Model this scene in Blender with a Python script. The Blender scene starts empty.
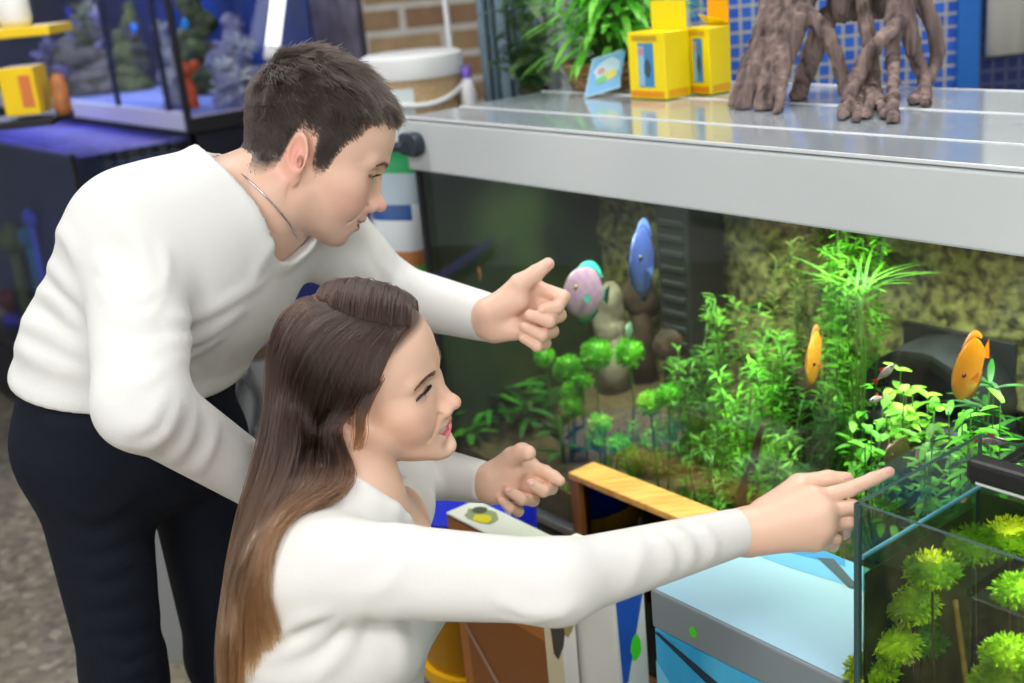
import bpy, bmesh, math, random
import numpy as np
from mathutils import Vector, Matrix, noise
random.seed(7); RNG = np.random.default_rng(7)
scn = bpy.context.scene
COL = scn.collection
PI = math.pi
# ------------------------------------------------------------------ camera solved from the photograph's vanishing points
FPX, CX, CY, CAMH = 1197.0, 512.0, 341.5, 1.50
def nrm(v):
    v = np.asarray(v, float); return v/np.linalg.norm(v)
_dn = nrm([855-CX, 4000-CY, FPX])                       # world down, in camera axes (right, down, forward)
_fw = nrm(np.array([0, 0, 1.0]) - _dn*_dn[2])
_rt = np.cross(_dn, _fw)
RC = np.stack([_rt, _fw, -_dn])                         # camera axes -> world (X right, Y ahead, Z up)
CAM = np.array([0, 0, CAMH])
def ray(x, y): return RC @ np.array([x-CX, y-CY, FPX])/FPX
def W(x, y, d): return CAM + ray(x, y)*d                # point seen at x, y at depth d metres
def onz(x, y, z):                                       # point seen at x, y on the level plane z
    r = ray(x, y); return CAM + r*((z-CAMH)/r[2])
def onplane(x, y, p0, n):
    r = ray(x, y); return CAM + r*(np.dot(np.asarray(p0)-CAM, n)/np.dot(r, n))
def proj(p):
    q = (np.asarray(p)-CAM) @ RC
    return np.stack([CX+FPX*q[..., 0]/q[..., 2], CY+FPX*q[..., 1]/q[..., 2], q[..., 2]], -1)
cd = bpy.data.cameras.new('camera'); cam = bpy.data.objects.new('camera', cd); COL.objects.link(cam)
cd.sensor_fit = 'HORIZONTAL'; cd.sensor_width = 36; cd.lens = FPX/1024*36; cd.clip_start = .05
M3 = Matrix([list(RC[:, 0]), list(-RC[:, 1]), list(-RC[:, 2])]).transposed()
cam.matrix_world = Matrix.Translation(Vector(CAM)) @ M3.to_4x4()
scn.camera = cam
cd.dof.use_dof = True; cd.dof.focus_distance = 1.42; cd.dof.aperture_fstop = 3.6
# ------------------------------------------------------------------ materials
MATS = {}
def lin(c): return tuple((v/12.92 if v <= .04045 else ((v+.055)/1.055)**2.4) for v in c)
def rgb(r, g, b): return lin((r/255, g/255, b/255))
class NT:
    def __init__(s, name):
        s.m = bpy.data.materials.new(name); s.m.use_nodes = True; s.t = s.m.node_tree; s.n = s.t.nodes
        s.b = s.n['Principled BSDF']; s.out = s.n['Material Output']
    def node(s, typ, **kw):
        n = s.n.new(typ)
        for k, v in kw.items():
            if k in n.inputs and not hasattr(type(n), k): n.inputs[k].default_value = v
            else: setattr(n, k, v)
        return n
    def link(s, a, b): s.t.links.new(a, b)
def setp(b, **kw):
    for k, v in kw.items():
        k = k.replace('_', ' ')
        if k in b.inputs:
            b.inputs[k].default_value = (*v, 1) if isinstance(v, tuple) and len(v) == 3 and b.inputs[k].type == 'RGBA' else v
def mat(name, col, rough=.5, metal=0, col2=None, scale=40, bump=0, bscale=None, spec=.5, stretch=None, emit=None, estr=0, detail=4, coat=0, sss=0, lo=.35, hi=.65, trans=0):
    if name in MATS: return MATS[name]
    t = NT(name); b = t.b
    setp(b, Base_Color=col, Roughness=rough, Metallic=metal, Specular_IOR_Level=spec, Coat_Weight=coat, Transmission_Weight=trans)
    if sss: setp(b, Subsurface_Weight=sss); b.inputs['Subsurface Radius'].default_value = (.012, .005, .003); b.inputs['Subsurface Scale'].default_value = .6
    if emit: setp(b, Emission_Color=emit, Emission_Strength=estr)
    if col2 or bump:
        tc = t.node('ShaderNodeTexCoord'); mp = t.node('ShaderNodeMapping')
        t.link(tc.outputs['Object'], mp.inputs['Vector'])
        if stretch: mp.inputs['Scale'].default_value = stretch
    if col2:
        nz = t.node('ShaderNodeTexNoise'); nz.inputs['Scale'].default_value = scale; nz.inputs['Detail'].default_value = detail
        t.link(mp.outputs[0], nz.inputs['Vector'])
        rp = t.node('ShaderNodeValToRGB'); rp.color_ramp.elements[0].color = (*col, 1); rp.color_ramp.elements[1].color = (*col2, 1)
        rp.color_ramp.elements[0].position = lo; rp.color_ramp.elements[1].position = hi
        t.link(nz.outputs['Fac'], rp.inputs[0]); t.link(rp.outputs[0], b.inputs['Base Color'])
    if bump:
        nb = t.node('ShaderNodeTexNoise'); nb.inputs['Scale'].default_value = bscale or scale; nb.inputs['Detail'].default_value = detail
        t.link(mp.outputs[0], nb.inputs['Vector'])
        bp = t.node('ShaderNodeBump'); bp.inputs['Strength'].default_value = bump; bp.inputs['Distance'].default_value = .005
        t.link(nb.outputs['Fac'], bp.inputs['Height']); t.link(bp.outputs[0], b.inputs['Normal'])
    MATS[name] = t.m; return t.m
def matv(name, rough=.5, sss=0, spec=.5, bump=0, bscale=300, attr='col', trans=0):
    """colour from the mesh's own colour attribute (pigment of the thing)"""
    if name in MATS: return MATS[name]
    m = mat(name, (.8, .8, .8), rough, spec=spec, sss=sss, bump=bump, bscale=bscale)
    t = m.node_tree; a = t.nodes.new('ShaderNodeAttribute'); a.attribute_name = attr
    t.links.new(a.outputs['Color'], t.nodes['Principled BSDF'].inputs['Base Color'])
    return m
# ------------------------------------------------------------------ object helpers
def tagit(o, label=None, cat=None, group=None, kind=None):
    for k, v in (('label', label), ('category', cat), ('group', group), ('kind', kind)):
        if v: o[k] = v
    return o
def mesh_obj(name, V, F, m, parent=None, smooth=True, cols=None):
    me = bpy.data.meshes.new(name)
    me.from_pydata([tuple(map(float, v)) for v in V], [], [tuple(int(i) for i in f) for f in F])
    if smooth: me.polygons.foreach_set('use_smooth', np.ones(len(me.polygons), bool))
    if cols is not None:
        ca = me.color_attributes.new('col', 'FLOAT_COLOR', 'POINT')
        c4 = np.ones((len(V), 4), np.float32); c4[:, :3] = cols
        ca.data.foreach_set('color', c4.ravel())
    for mm in (m if isinstance(m, (list, tuple)) else [m]): me.materials.append(mm)
    o = bpy.data.objects.new(name, me); COL.objects.link(o)
    if parent is not None: put(o, parent)
    return o
def put(o, parent):                                     # parent, world position kept
    o.parent = parent; o.matrix_parent_inverse = wm(parent).inverted()
def wm(o):
    return o.matrix_basis.copy() if o.parent is None else wm(o.parent) @ o.matrix_parent_inverse @ o.matrix_basis
def empty(name, loc, label, cat, group=None, rz=0):
    o = bpy.data.objects.new(name, None); COL.objects.link(o); o.location = loc; o.rotation_euler = (0, 0, rz); o.empty_display_size = .05
    return tagit(o, label, cat, group)
# bmesh shapes -----------------------------------------------------------------
class B:
    def __init__(s): s.bm = bmesh.new()
    def _mi(s, faces, mi):
        for f in faces: f.material_index = mi
    def box(s, c, size, M=None, bev=0, mi=0, seg=2):
        r = bmesh.ops.create_cube(s.bm, size=1); vs = r['verts']
        T = (M or Matrix()) @ Matrix.Translation(Vector(c)) @ Matrix.Diagonal((*size, 1))
        bmesh.ops.transform(s.bm, matrix=T, verts=vs)
        fs = list({f for v in vs for f in v.link_faces}); s._mi(fs, mi)
        if bev:
            es = list({e for v in vs for e in v.link_edges})
            r = bmesh.ops.bevel(s.bm, geom=es, offset=bev, segments=seg, profile=.5, affect='EDGES', clamp_overlap=True)
            s._mi(r['faces'], mi)
        return s
    def lathe(s, prof, c=(0, 0, 0), n=32, M=None, mi=0, cap=True):
        rings = []
        T = (M or Matrix()) @ Matrix.Translation(Vector(c))
        for r, z in prof:
            rings.append([s.bm.verts.new(T @ Vector((r*math.cos(2*PI*k/n), r*math.sin(2*PI*k/n), z))) for k in range(n)])
        fs = []
        for a, b in zip(rings, rings[1:]):
            for k in range(n): fs.append(s.bm.faces.new((a[k], a[(k+1) % n], b[(k+1) % n], b[k])))
        if cap:
            fs.append(s.bm.faces.new(rings[0][::-1])); fs.append(s.bm.faces.new(rings[-1]))
        s._mi(fs, mi); return s
    def tube(s, pts, rad, n=8, mi=0, closed=False, flat=1.0):
        pts = [Vector(p) for p in pts]; k = len(pts)
        rad = [rad]*k if isinstance(rad, (int, float)) else list(rad)
        rings = []; up = None
        for i, p in enumerate(pts):
            a = pts[(i-1) % k] if (closed or i > 0) else p; b = pts[(i+1) % k] if (closed or i < k-1) else p
            t = (b-a).normalized() if (b-a).length > 1e-9 else Vector((0, 0, 1))
            if up is None:
                up = Vector((0, 0, 1)) if abs(t.z) < .9 else Vector((1, 0, 0))
            up = (up-t*up.dot(t)).normalized(); sd = t.cross(up)
            rings.append([s.bm.verts.new(p+(up*math.sin(2*PI*j/n)*flat+sd*math.cos(2*PI*j/n))*rad[i]) for j in range(n)])
        fs = []
        for i in range(k if closed else k-1):
            a, b = rings[i], rings[(i+1) % k]
            for j in range(n): fs.append(s.bm.faces.new((a[j], a[(j+1) % n], b[(j+1) % n], b[j])))
        if not closed: fs.append(s.bm.faces.new(rings[0][::-1])); fs.append(s.bm.faces.new(rings[-1]))
        s._mi(fs, mi); return s
    def grid(s, P, mi=0, closed_u=False):
        vs = [[s.bm.verts.new(tuple(map(float, p))) for p in row] for row in P]; fs = []
        nu = len(vs); 
        for i in range(nu if closed_u else nu-1):
            a, b = vs[i], vs[(i+1) % nu]
            for j in range(len(a)-1): fs.append(s.bm.faces.new((a[j], b[j], b[j+1], a[j+1])))
        s._mi(fs, mi); return s
    def poly(s, pts, ext=None, mi=0):
        vs = [s.bm.verts.new(tuple(map(float, p))) for p in pts]; f = s.bm.faces.new(vs); fs = [f]
        if ext is not None:
            w = [s.bm.verts.new(tuple(map(float, np.asarray(p)+np.asarray(ext)))) for p in pts]
            fs.append(s.bm.faces.new(w[::-1])); n = len(vs)
            for i in range(n): fs.append(s.bm.faces.new((vs[i], w[i], w[(i+1) % n], vs[(i+1) % n])))
        s._mi(fs, mi); return s
    def ico(s, c, r, sub=2, sc=(1, 1, 1), M=None, mi=0, jit=0):
        r_ = bmesh.ops.create_icosphere(s.bm, subdivisions=sub, radius=1)
        T = Matrix.Translation(Vector(c)) @ (M or Matrix()) @ Matrix.Diagonal((r*sc[0], r*sc[1], r*sc[2], 1))
        for v in r_['verts']:
            k = 1+random.uniform(-jit, jit); v.co = T @ (v.co*k)
        s._mi(list({f for v in r_['verts'] for f in v.link_faces}), mi); return s
    def done(s, name, m, parent=None, smooth=False, angle=None):
        bmesh.ops.recalc_face_normals(s.bm, faces=s.bm.faces[:])
        me = bpy.data.meshes.new(name); s.bm.to_mesh(me); s.bm.free()
        for mm in (m if isinstance(m, (list, tuple)) else [m]): me.materials.append(mm)
        if smooth:
            me.polygons.foreach_set('use_smooth', np.ones(len(me.polygons), bool))
            if angle: me.set_sharp_from_angle(angle=math.radians(angle))
        o = bpy.data.objects.new(name, me); COL.objects.link(o)
        if parent is not None: put(o, parent)
        return o
def frame_M(o, x, y, z=(0, 0, 1)):
    M = Matrix([list(map(float, x)), list(map(float, y)), list(map(float, z))]).transposed().to_4x4()
    return Matrix.Translation(Vector(o)) @ M
def spline(P, n):
    """Catmull-Rom through the points P, n samples"""
    P = np.asarray(P, float); k = len(P)
    if k == 2: return P[0]+(P[1]-P[0])*np.linspace(0, 1, n)[:, None]
    Q = np.concatenate([[2*P[0]-P[1]], P, [2*P[-1]-P[-2]]])
    t = np.linspace(0, k-1-1e-9, n); i = t.astype(int); f = (t-i)[:, None]
    a, b, c, d = Q[i], Q[i+1], Q[i+2], Q[i+3]
    return .5*((2*b)+(-a+c)*f+(2*a-5*b+4*c-d)*f**2+(-a+3*b-3*c+d)*f**3)
# ------------------------------------------------------------------ solid modelling by distance fields, meshed with surface nets
def smin(a, b, k):
    h = np.clip(.5+.5*(b-a)/k, 0, 1); return b+(a-b)*h-k*h*(1-h)
def smax(a, b, k): return -smin(-a, -b, k)
def cap(p, a, b, r1, r2=None):
    r2 = r1 if r2 is None else r2
    a = np.asarray(a, float); ba = np.asarray(b, float)-a; pa = p-a
    t = np.clip(pa @ ba/max(ba @ ba, 1e-12), 0, 1)
    return np.linalg.norm(pa-t[:, None]*ba, axis=1)-(r1+(r2-r1)*t)
def ell(p, c, r, R=None):
    q = p-np.asarray(c, float)
    if R is not None: q = q @ np.asarray(R)             # columns of R are the axes
    r = np.asarray(r, float); k0 = np.linalg.norm(q/r, axis=1); k1 = np.linalg.norm(q/(r*r), axis=1)
    return k0*(k0-1)/np.maximum(k1, 1e-9)
def ecap(p, a, b, ra, rb, side):
    """tapered limb of elliptical section; ra, rb = (half-width along side, half-depth)"""
    a = np.asarray(a, float); ba = np.asarray(b, float)-a; L = np.linalg.norm(ba); ax = ba/L
    s = np.asarray(side, float); s = nrm(s-ax*np.dot(s, ax)); d = np.cross(ax, s); q = p-a
    tt = q @ ax/L; t = np.clip(tt, 0, 1); t = t*t*(3-2*t)
    w = ra[0]+(rb[0]-ra[0])*t; e = ra[1]+(rb[1]-ra[1])*t; ov = np.where(tt < 0, -tt, np.maximum(tt-1, 0))*L
    m = np.minimum(w, e)
    k = np.sqrt((q @ s/w)**2+(q @ d/e)**2+(ov/m)**2)
    return (k-1)*m
def surface(F, lo, hi, h, blk=6):
    """surface nets of the field F inside lo..hi with step h"""
    lo = np.asarray(lo, float); n = np.ceil((np.asarray(hi)-lo)/h/blk).astype(int)
    N = n*blk+1
    bc = np.stack(np.meshgrid(*[(np.arange(k)+.5)*blk*h for k in n], indexing='ij'), -1).reshape(-1, 3)+lo
    dc = np.concatenate([F(bc[i:i+60000]) for i in range(0, len(bc), 60000)])
    act = np.abs(dc) < blk*h*1.25+.006
    D = np.repeat(np.repeat(np.repeat(np.where(dc > 0, 1., -1.).reshape(n), blk, 0), blk, 1), blk, 2)
    D = np.pad(D, ((0, 1),)*3, mode='edge').astype(np.float32)
    mk = np.zeros(N, bool); ai = np.argwhere(act.reshape(n))
    for a, b, c in ai: mk[a*blk:a*blk+blk+1, b*blk:b*blk+blk+1, c*blk:c*blk+blk+1] = True
    idx = np.argwhere(mk)
    for i in range(0, len(idx), 120000):
        j = idx[i:i+120000]; D[j[:, 0], j[:, 1], j[:, 2]] = F(lo+j*h)
    S = D < 0
    cn = [(i, j, k) for i in (0, 1) for j in (0, 1) for k in (0, 1)]
    sl = lambda o: tuple(slice(o[a], N[a]-1+o[a]) for a in range(3))
    cnt = sum(S[sl(o)].astype(np.int8) for o in cn)
    cells = np.argwhere((cnt > 0) & (cnt < 8)); acc = np.zeros((len(cells), 3)); num = np.zeros(len(cells))
    for o in cn:
        for ax in range(3):
            if o[ax]: continue
            q = list(o); q[ax] = 1
            i0 = cells+o; i1 = cells+q
            d0 = D[i0[:, 0], i0[:, 1], i0[:, 2]].astype(float); d1 = D[i1[:, 0], i1[:, 1], i1[:, 2]].astype(float)
            x = (d0 < 0) != (d1 < 0); t = np.where(x, d0/np.where(x, d0-d1, 1), 0)
            pt = i0.astype(float); pt[:, ax] += t
            acc[x] += pt[x]; num += x
    V = lo+acc/num[:, None]*h
    ID = -np.ones(N-1, np.int64); ID[cells[:, 0], cells[:, 1], cells[:, 2]] = np.arange(len(cells))
    Q = []
    for ax in range(3):
        b, c = [(1, 2), (2, 0), (0, 1)][ax]
        s0 = [slice(1, N[a]-1) for a in range(3)]; s1 = list(s0); s0[ax] = slice(0, N[ax]-1); s1[ax] = slice(1, N[ax])
        A, Bm = S[tuple(s0)], S[tuple(s1)]
        for flip in (0, 1):
            e = np.argwhere((A & ~Bm) if not flip else (~A & Bm)); off = np.ones(3, int); off[ax] = 0; e = e+off
            q = []
            for db, dc_ in ((1, 1), (0, 1), (0, 0), (1, 0)):
                g = e.copy(); g[:, b] -= db; g[:, c] -= dc_; q.append(ID[g[:, 0], g[:, 1], g[:, 2]])
            q = np.stack(q, 1); Q.append(q[:, ::-1] if flip else q)
    Q = np.concatenate(Q); Q = Q[(Q >= 0).all(1)]
    return V, Q
def relax(V, Q, it=2, lam=.5):
    V = V.copy(); E = np.concatenate([Q[:, [0, 1]], Q[:, [1, 2]], Q[:, [2, 3]], Q[:, [3, 0]]])
    E = np.unique(np.sort(E, 1), axis=0); d = np.bincount(E.ravel(), minlength=len(V))
    for _ in range(it):
        A = np.zeros_like(V)
        for a in range(3):
            A[:, a] = np.bincount(E[:, 0], V[E[:, 1], a], len(V))+np.bincount(E[:, 1], V[E[:, 0], a], len(V))
        V += lam*(A/np.maximum(d, 1)[:, None]-V)
    return V
def hit(F, x, y, z0, z1, n=160):
    """depth at which the camera ray through x, y first enters the solid F (None if it misses)"""
    zs = np.linspace(z0, z1, n); P = CAM+ray(x, y)*zs[:, None]; d = F(P)
    i = np.argmax(d < 0)
    return None if d[i] >= 0 else (zs[i-1]+(zs[i]-zs[i-1])*d[i-1]/(d[i-1]-d[i]) if i else zs[0])
def hair(name, strands, rads, m, parent=None):
    """strands: (n, k, 3) array -> one hair curves object"""
    n, k, _ = strands.shape; hc = bpy.data.hair_curves.new(name); hc.add_curves([k]*n)
    hc.attributes['position'].data.foreach_set('vector', np.ascontiguousarray(strands, np.float32).ravel())
    ra = hc.attributes.get('radius') or hc.attributes.new('radius', 'FLOAT', 'POINT')
    ra.data.foreach_set('value', np.ascontiguousarray(np.broadcast_to(rads, (n, k)), np.float32).ravel())
    hc.materials.append(m); o = bpy.data.objects.new(name, hc); COL.objects.link(o)
    if parent is not None: put(o, parent)
    return o
# ------------------------------------------------------------------ heads (local axes: x face, y left, z crown; origin between the ears)
SK = (.0, .0)
def head_field(g, neck, nr=(.056, .064), smile=.0035):
    """g: dict of proportions; neck: lower end of the neck in local coordinates"""
    w = g.get('w', 1.0); jw = g.get('jw', 1.0); ns = g.get('nose', 1.0); brow = g.get('brow', 1.0); cz = g.get('chin', 0.0); back = g.get('back', 1.0); op = g.get('op', 0.0)
    def F(p):
        q = p.copy(); q[:, 1] /= w; q[:, 0] = np.where(q[:, 0] < 0, q[:, 0]/back, q[:, 0]); y = np.abs(q[:, 1]); m = np.stack([q[:, 0], y, q[:, 2]], 1)
        d = ell(m, (-.006, 0, .047), (.097, .075, .084))
        d = smin(d, ell(m, (.038, 0, .045), (.056, .061, .062)), .03)
        d = smin(d, ell(m, (.042, 0, -.012), (.051, .058, .060)), .025)
        d = smin(d, cap(m, (.010, .046*jw, -.046), (.074+g.get('chx', 0)*.8, .014*jw, -.084+cz), .020*jw, .0165), .03)
        d = smin(d, ell(m, (.050, 0, -.060), (.035, .036*jw, .030)), .02)
        d = smin(d, ell(m, (.083+g.get('chx', 0), 0, -.086+cz), (.0165, .019*jw, .0155)), .016)
        d = smin(d, ell(m, (.073, 0, -.049), (.027, .029, .027)), .018)
        d = smin(d, ell(m, (.061, .043, -.006), (.024, .020, .017)), .022)
        d = smin(d, ell(m, (.069, .034, -.028), (.0195, .0165, .0165)), .024)
        d = smin(d, cap(m, (.089, .010, .031), (.078, .044, .033), .009*brow, .007*brow), .014)
        # nose
        n = smin(cap(m, (.089, 0, .020), (.1045, 0, -.017), .0062, .0085), ell(m, (.1095*ns-.000, 0, -.0215), (.0105, .0098, .0088)), .008)
        n = smin(n, ell(m, (.1005, .0115, -.0262), (.0105, .0068, .0078)), .005)
        n = smin(n, cap(m, (.088, 0, -.02), (.092, 0, -.034), .012, .010), .008)
        d = smin(d, n, .010)
        d = smax(d, -ell(m, (.1035, .0058, -.0335), (.0052, .0034, .0045)), .003)
        # eye sockets, lids
        d = smax(d, -ell(m, (.101, .0315, .0155), (.0165, .0185, .0115)), .012)
        lid = ell(m, (.0775, .0315, .0150), (.0142, .0145, .0140))
        d = smin(d, lid, .004)
        d = smax(d, -ell(m, (.0935, .0325, g.get('eyez', .0138)), (.0085, .0132, g.get('eyeo', .0044))), .0015)
        # lips
        up = np.minimum(cap(m, (.0985, .004, -.0465), (.092, .016, -.0470), .0050, .0042), cap(m, (.092, .016, -.0470), (.0835, .0262, -.0462), .0042, .0026))
        lo_ = np.minimum(cap(m, (.0965, 0, -.0612-op), (.0905, .015, -.0590-op*.8), .0062, .0052), cap(m, (.0905, .015, -.0590-op*.8), (.0835, .0258, -.0485), .0052, .0026))
        d = smin(d, np.minimum(up, lo_), .004)
        sl = np.minimum(cap(m, (.1045, 0, -.0540-op*.5), (.0985, .013, -.0525-op*.45), smile, smile), cap(m, (.0985, .013, -.0525-op*.45), (.0905, .0245, -.0470), smile, .0012))
        sl2 = np.minimum(cap(m, (.0945, 0, -.0540-op*.5), (.0905, .013, -.0525-op*.45), smile, smile), cap(m, (.0905, .013, -.0525-op*.45), (.0845, .0240, -.0470), smile, .0012))
        d = smax(d, -np.minimum(sl, sl2), .002)
        d = smax(d, -ell(m, (.103, 0, -.0735), (.009, .022, .006)), .014)
        d = smax(d, -np.minimum(cap(m, (.0965, .0185, -.026), (.0885, .0310, -.040), .0013, .0011), cap(m, (.0885, .0310, -.040), (.0810, .0345, -.052), .0011, .0006)), .006)
        # ears
        er = np.array([[.966, .0, -.259], [.10, .93, .35], [.241, -.36, .90]]).T
        er = np.array([nrm(er[:, 0]), nrm(er[:, 1]), nrm(er[:, 2])]).T
        ec = np.array([-.008, .0745, .004])
        R2 = rotm((0, 1, 0), -.22) @ rotm((0, 0, 1), .42)
        e = ell(m, ec+(-.004, .004, .004), (.0190, .0060, .0305), R2)
        e = smin(e, ell(m, ec+(.006, .000, -.022), (.0095, .0050, .0105), R2), .006)
        e = smax(e, -ell(m, ec+(-.001, .0105, .006), (.0118, .0056, .0205), R2), .003)
        e = smin(e, ell(m, ec+(.003, .003, .000), (.0055, .0060, .013), R2), .004)
        e = smax(e, -ell(m, ec+(.0065, .0085, -.003), (.0045, .006, .0075), R2), .002)
        d = smin(d, e, .005)
        # neck
        qn = np.asarray(neck, float)
        nd = ecap(m if abs(qn[1]) < 1e-6 else q, (-.022, 0, -.035), qn, (nr[0]*.94, nr[0]), (nr[1], nr[1]), (0, 1, 0))
        d = smin(d, nd, .022)
        return d
    return F
def rotm(ax, a):
    ax = nrm(ax); K = np.array([[0, -ax[2], ax[1]], [ax[2], 0, -ax[0]], [-ax[1], ax[0], 0]])
    return np.eye(3)+math.sin(a)*K+(1-math.cos(a))*K@K
def basis(fwd, up):
    x = nrm(fwd); y = nrm(np.cross(up, x)); z = np.cross(x, y); return np.stack([x, y, z], 1)
def camdir(r, d, f): return RC @ nrm([r, d, f])          # direction given as right / down / away in the camera's view
def g2(p, c, s): return np.exp(-(((p-np.asarray(c))/np.asarray(s))**2).sum(1))
def head_colors(V, skin, lip, ruddy, stub=None, hairc=None, hm=None, op=0.0):
    m = V.copy(); m[:, 1] = np.abs(m[:, 1]); n = len(V)
    C = np.tile(np.asarray(skin), (n, 1))
    def mix(c, k): C[:] = C*(1-k[:, None])+np.asarray(c)*k[:, None]
    k = .55*g2(m, (.075, .040, -.018), (.03, .022, .022))+.6*g2(m, (.112, 0, -.024), (.016, .014, .014))+.75*g2(m, (-.008, .08, .004), (.022, .012, .034))
    mix(ruddy, np.clip(k, 0, .8))
    if stub is not None:
        k = np.clip(g2(m, (.07, .02, -.08), (.05, .05, .03))*.5, 0, .4); mix(stub, k)
    up = np.minimum(cap(m, (.0995, .004, -.0470), (.092, .016, -.0475), .0052, .0044), cap(m, (.092, .016, -.0475), (.0835, .0262, -.0465), .0044, .0024))
    lo_ = np.minimum(cap(m, (.0980, 0, -.0607-op), (.0915, .015, -.0585-op*.8), .0064, .0052), cap(m, (.0915, .015, -.0585-op*.8), (.0835, .0258, -.0485), .0052, .0024))
    mix(lip, np.clip(1-np.minimum(up, lo_)/.0012, 0, 1)*.9)
    lash = cap(m, (.093, .019, .0155), (.0905, .032, .0192), .0009)
    lash = np.minimum(lash, cap(m, (.0905, .032, .0192), (.083, .0465, .0150), .0011))
    mix((.03, .02, .015), np.clip(1-np.maximum(lash, 0)/.0012, 0, 1)*.85)
    mix(np.asarray(skin)*.62, np.clip(g2(m, (.090, .033, .0235), (.012, .016, .0025)), 0, .6)*.6)
    if hm is not None: mix(hairc, np.clip(hm, 0, 1))
    return C
def eyes(head, to_world, R, m_eye, iris, gaze, w=1.0):
    for s in (-1, 1):
        c = np.array([.0775, s*.0315*w, .0150])
        b = B(); b.ico((0, 0, 0), .0126, 3); o = b.done('eye', m_eye, None, smooth=True)
        V = np.array([v.co[:] for v in o.data.vertices]); g = nrm(gaze)
        a = np.arccos(np.clip(nrm_rows(V) @ g, -1, 1)); C = np.tile(np.array([.82, .80, .78]), (len(V), 1))
        C[a < .50] = iris; C[a < .24] = (.005, .005, .005)
        ca = o.data.color_attributes.new('col', 'FLOAT_COLOR', 'POINT'); c4 = np.ones((len(V), 4), np.float32); c4[:, :3] = C
        ca.data.foreach_set('color', c4.ravel())
        o.data.vertices.foreach_set('co', to_world(V+c).astype(np.float32).ravel()); put(o, head)
def nrm_rows(V): return V/np.maximum(np.linalg.norm(V, axis=1, keepdims=True), 1e-9)
def teeth(head, to_world, m):
    th = np.linspace(-1, 1, 13); P = []
    for z, dx in ((-.0465, 0), (-.0500, .0012), (-.0575, .0012), (-.0610, -.001)):
        P.append([to_world(np.array([[.0952-.0165*t*t+dx-.001*(i % 2), .0215*t, z+.0035*t*t]]))[0] for i, t in enumerate(th)])
    b = B(); b.grid(P); o = b.done('teeth', m, head, smooth=True); return o
def brows(name, head, F, to_world, m, n=420, thick=.0035, rad=.00025, arch=.0, inner=.012):
    t = RNG.random(2*n); s = np.repeat([-1., 1.], n); r1 = RNG.random(2*n)-.5; r2 = RNG.random(2*n)-.5
    P = np.stack([np.full(2*n, .125), s*(inner+.034*t), .0295+.0065*np.sin(t*PI*.7)+arch*t-.004*t*t+r1*thick*2*(1-.65*t)], 1)
    for _ in range(24): P[:, 0] -= np.maximum(F(P)*.8, 0)
    d = nrm_rows(np.stack([-.15-.3*t, s*.8, .35*(1-1.4*t)+r2*.3], 1)); L = .005+.003*RNG.random(2*n)
    kk = np.linspace(0, 1, 4)
    S = P[:, None]+d[:, None]*(L[:, None]*kk)[..., None]+np.stack([.0005+.0008*kk, 0*kk, 0*kk], 1)[None]
    n_ = len(S)
    return hair(name, to_world(S.reshape(-1, 3)).reshape(n_, 4, 3), np.array([rad, rad, rad*.8, rad*.2]), m, head)
def lashes(head, F, to_world, m, n=46, L=.0075, zup=.0):
    t = np.tile(np.linspace(0, 1, n), 2); s = np.repeat([-1., 1.], n)
    P = np.stack([np.full(2*n, .12), s*(.0205+.0255*t), .0150+zup+.0046*np.sin(t*PI)-.0012*t], 1)
    for _ in range(24): P[:, 0] -= np.maximum(F(P)*.8, 0)
    d = nrm_rows(np.stack([.75-.5*t, s*(-.25+1.0*t), .05+0*t], 1)); kk = np.linspace(0, 1, 4)
    S = P[:, None]+d[:, None]*((L*(.6+.5*t))[:, None]*kk)[..., None]+np.stack([0*kk, 0*kk, .0022*kk*kk], 1)[None]
    hair('eyelashes', to_world(S.reshape(-1, 3)).reshape(2*n, 4, 3), np.array([.00042, .00036, .00025, .0001]), m, head)
def gradF(F, P, e=.0008):
    G = np.stack([F(P+np.eye(3)[a]*e)-F(P-np.eye(3)[a]*e) for a in range(3)], 1)
    return nrm_rows(G)
# ------------------------------------------------------------------ people
def PW(t): return W(*t)
def hand_field(wrist, wr, mcps, fingers, thumb, k=.009, palm_r=.0145, extra=()):
    """joints given as seen from the camera (x, y, depth); returns field and bounds"""
    prims = []; pts = []
    def c(a, b, r1, r2): prims.append((PW(a), PW(b), r1, r2)); pts.extend([PW(a), PW(b)])
    def F(p):
        w = PW(wrist); d = None
        for i, q in enumerate(mcps):
            e = cap(p, w, PW(q), wr*.62, palm_r); d = e if d is None else smin(d, e, .014)
        for a, b in zip(mcps, mcps[1:]): d = smin(d, cap(p, PW(a), PW(b), palm_r*.92), .008)
        if len(wrist) == 3 and extra:
            for a, b, r1, r2 in extra: d = smin(d, cap(p, PW(a), PW(b), r1, r2), .012)
        fs = []
        for q, (rad, js) in zip(mcps, fingers):
            ch = [q]+list(js); n = len(ch)-1; f = None
            for i, (a, b) in enumerate(zip(ch, ch[1:])):
                r1 = rad*(1.0-.08*i); r2 = rad*(1.0-.08*(i+1))*(.92 if i == n-1 else 1)
                e = cap(p, PW(a), PW(b), r1, r2); f = e if f is None else smin(f, e, .0025)
            fs.append(f)
        f = fs[0]
        for e in fs[1:]: f = smin(f, e, .0022)
        d = smin(d, f, .006)
        rr = [r for r, _ in thumb]; tp = [q for _, q in thumb]; f = None
        for (a, b, r1, r2) in zip(tp, tp[1:], rr, rr[1:]):
            e = cap(p, PW(a), PW(b), r1, r2); f = e if f is None else smin(f, e, .004)
        return smin(d, f, .008)
    for q in [wrist]+list(mcps)+[q for _, js in fingers for q in js]+[q for _, q in thumb]: pts.append(PW(q))
    pts = np.array(pts); return F, pts.min(0)-.035, pts.max(0)+.035
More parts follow.
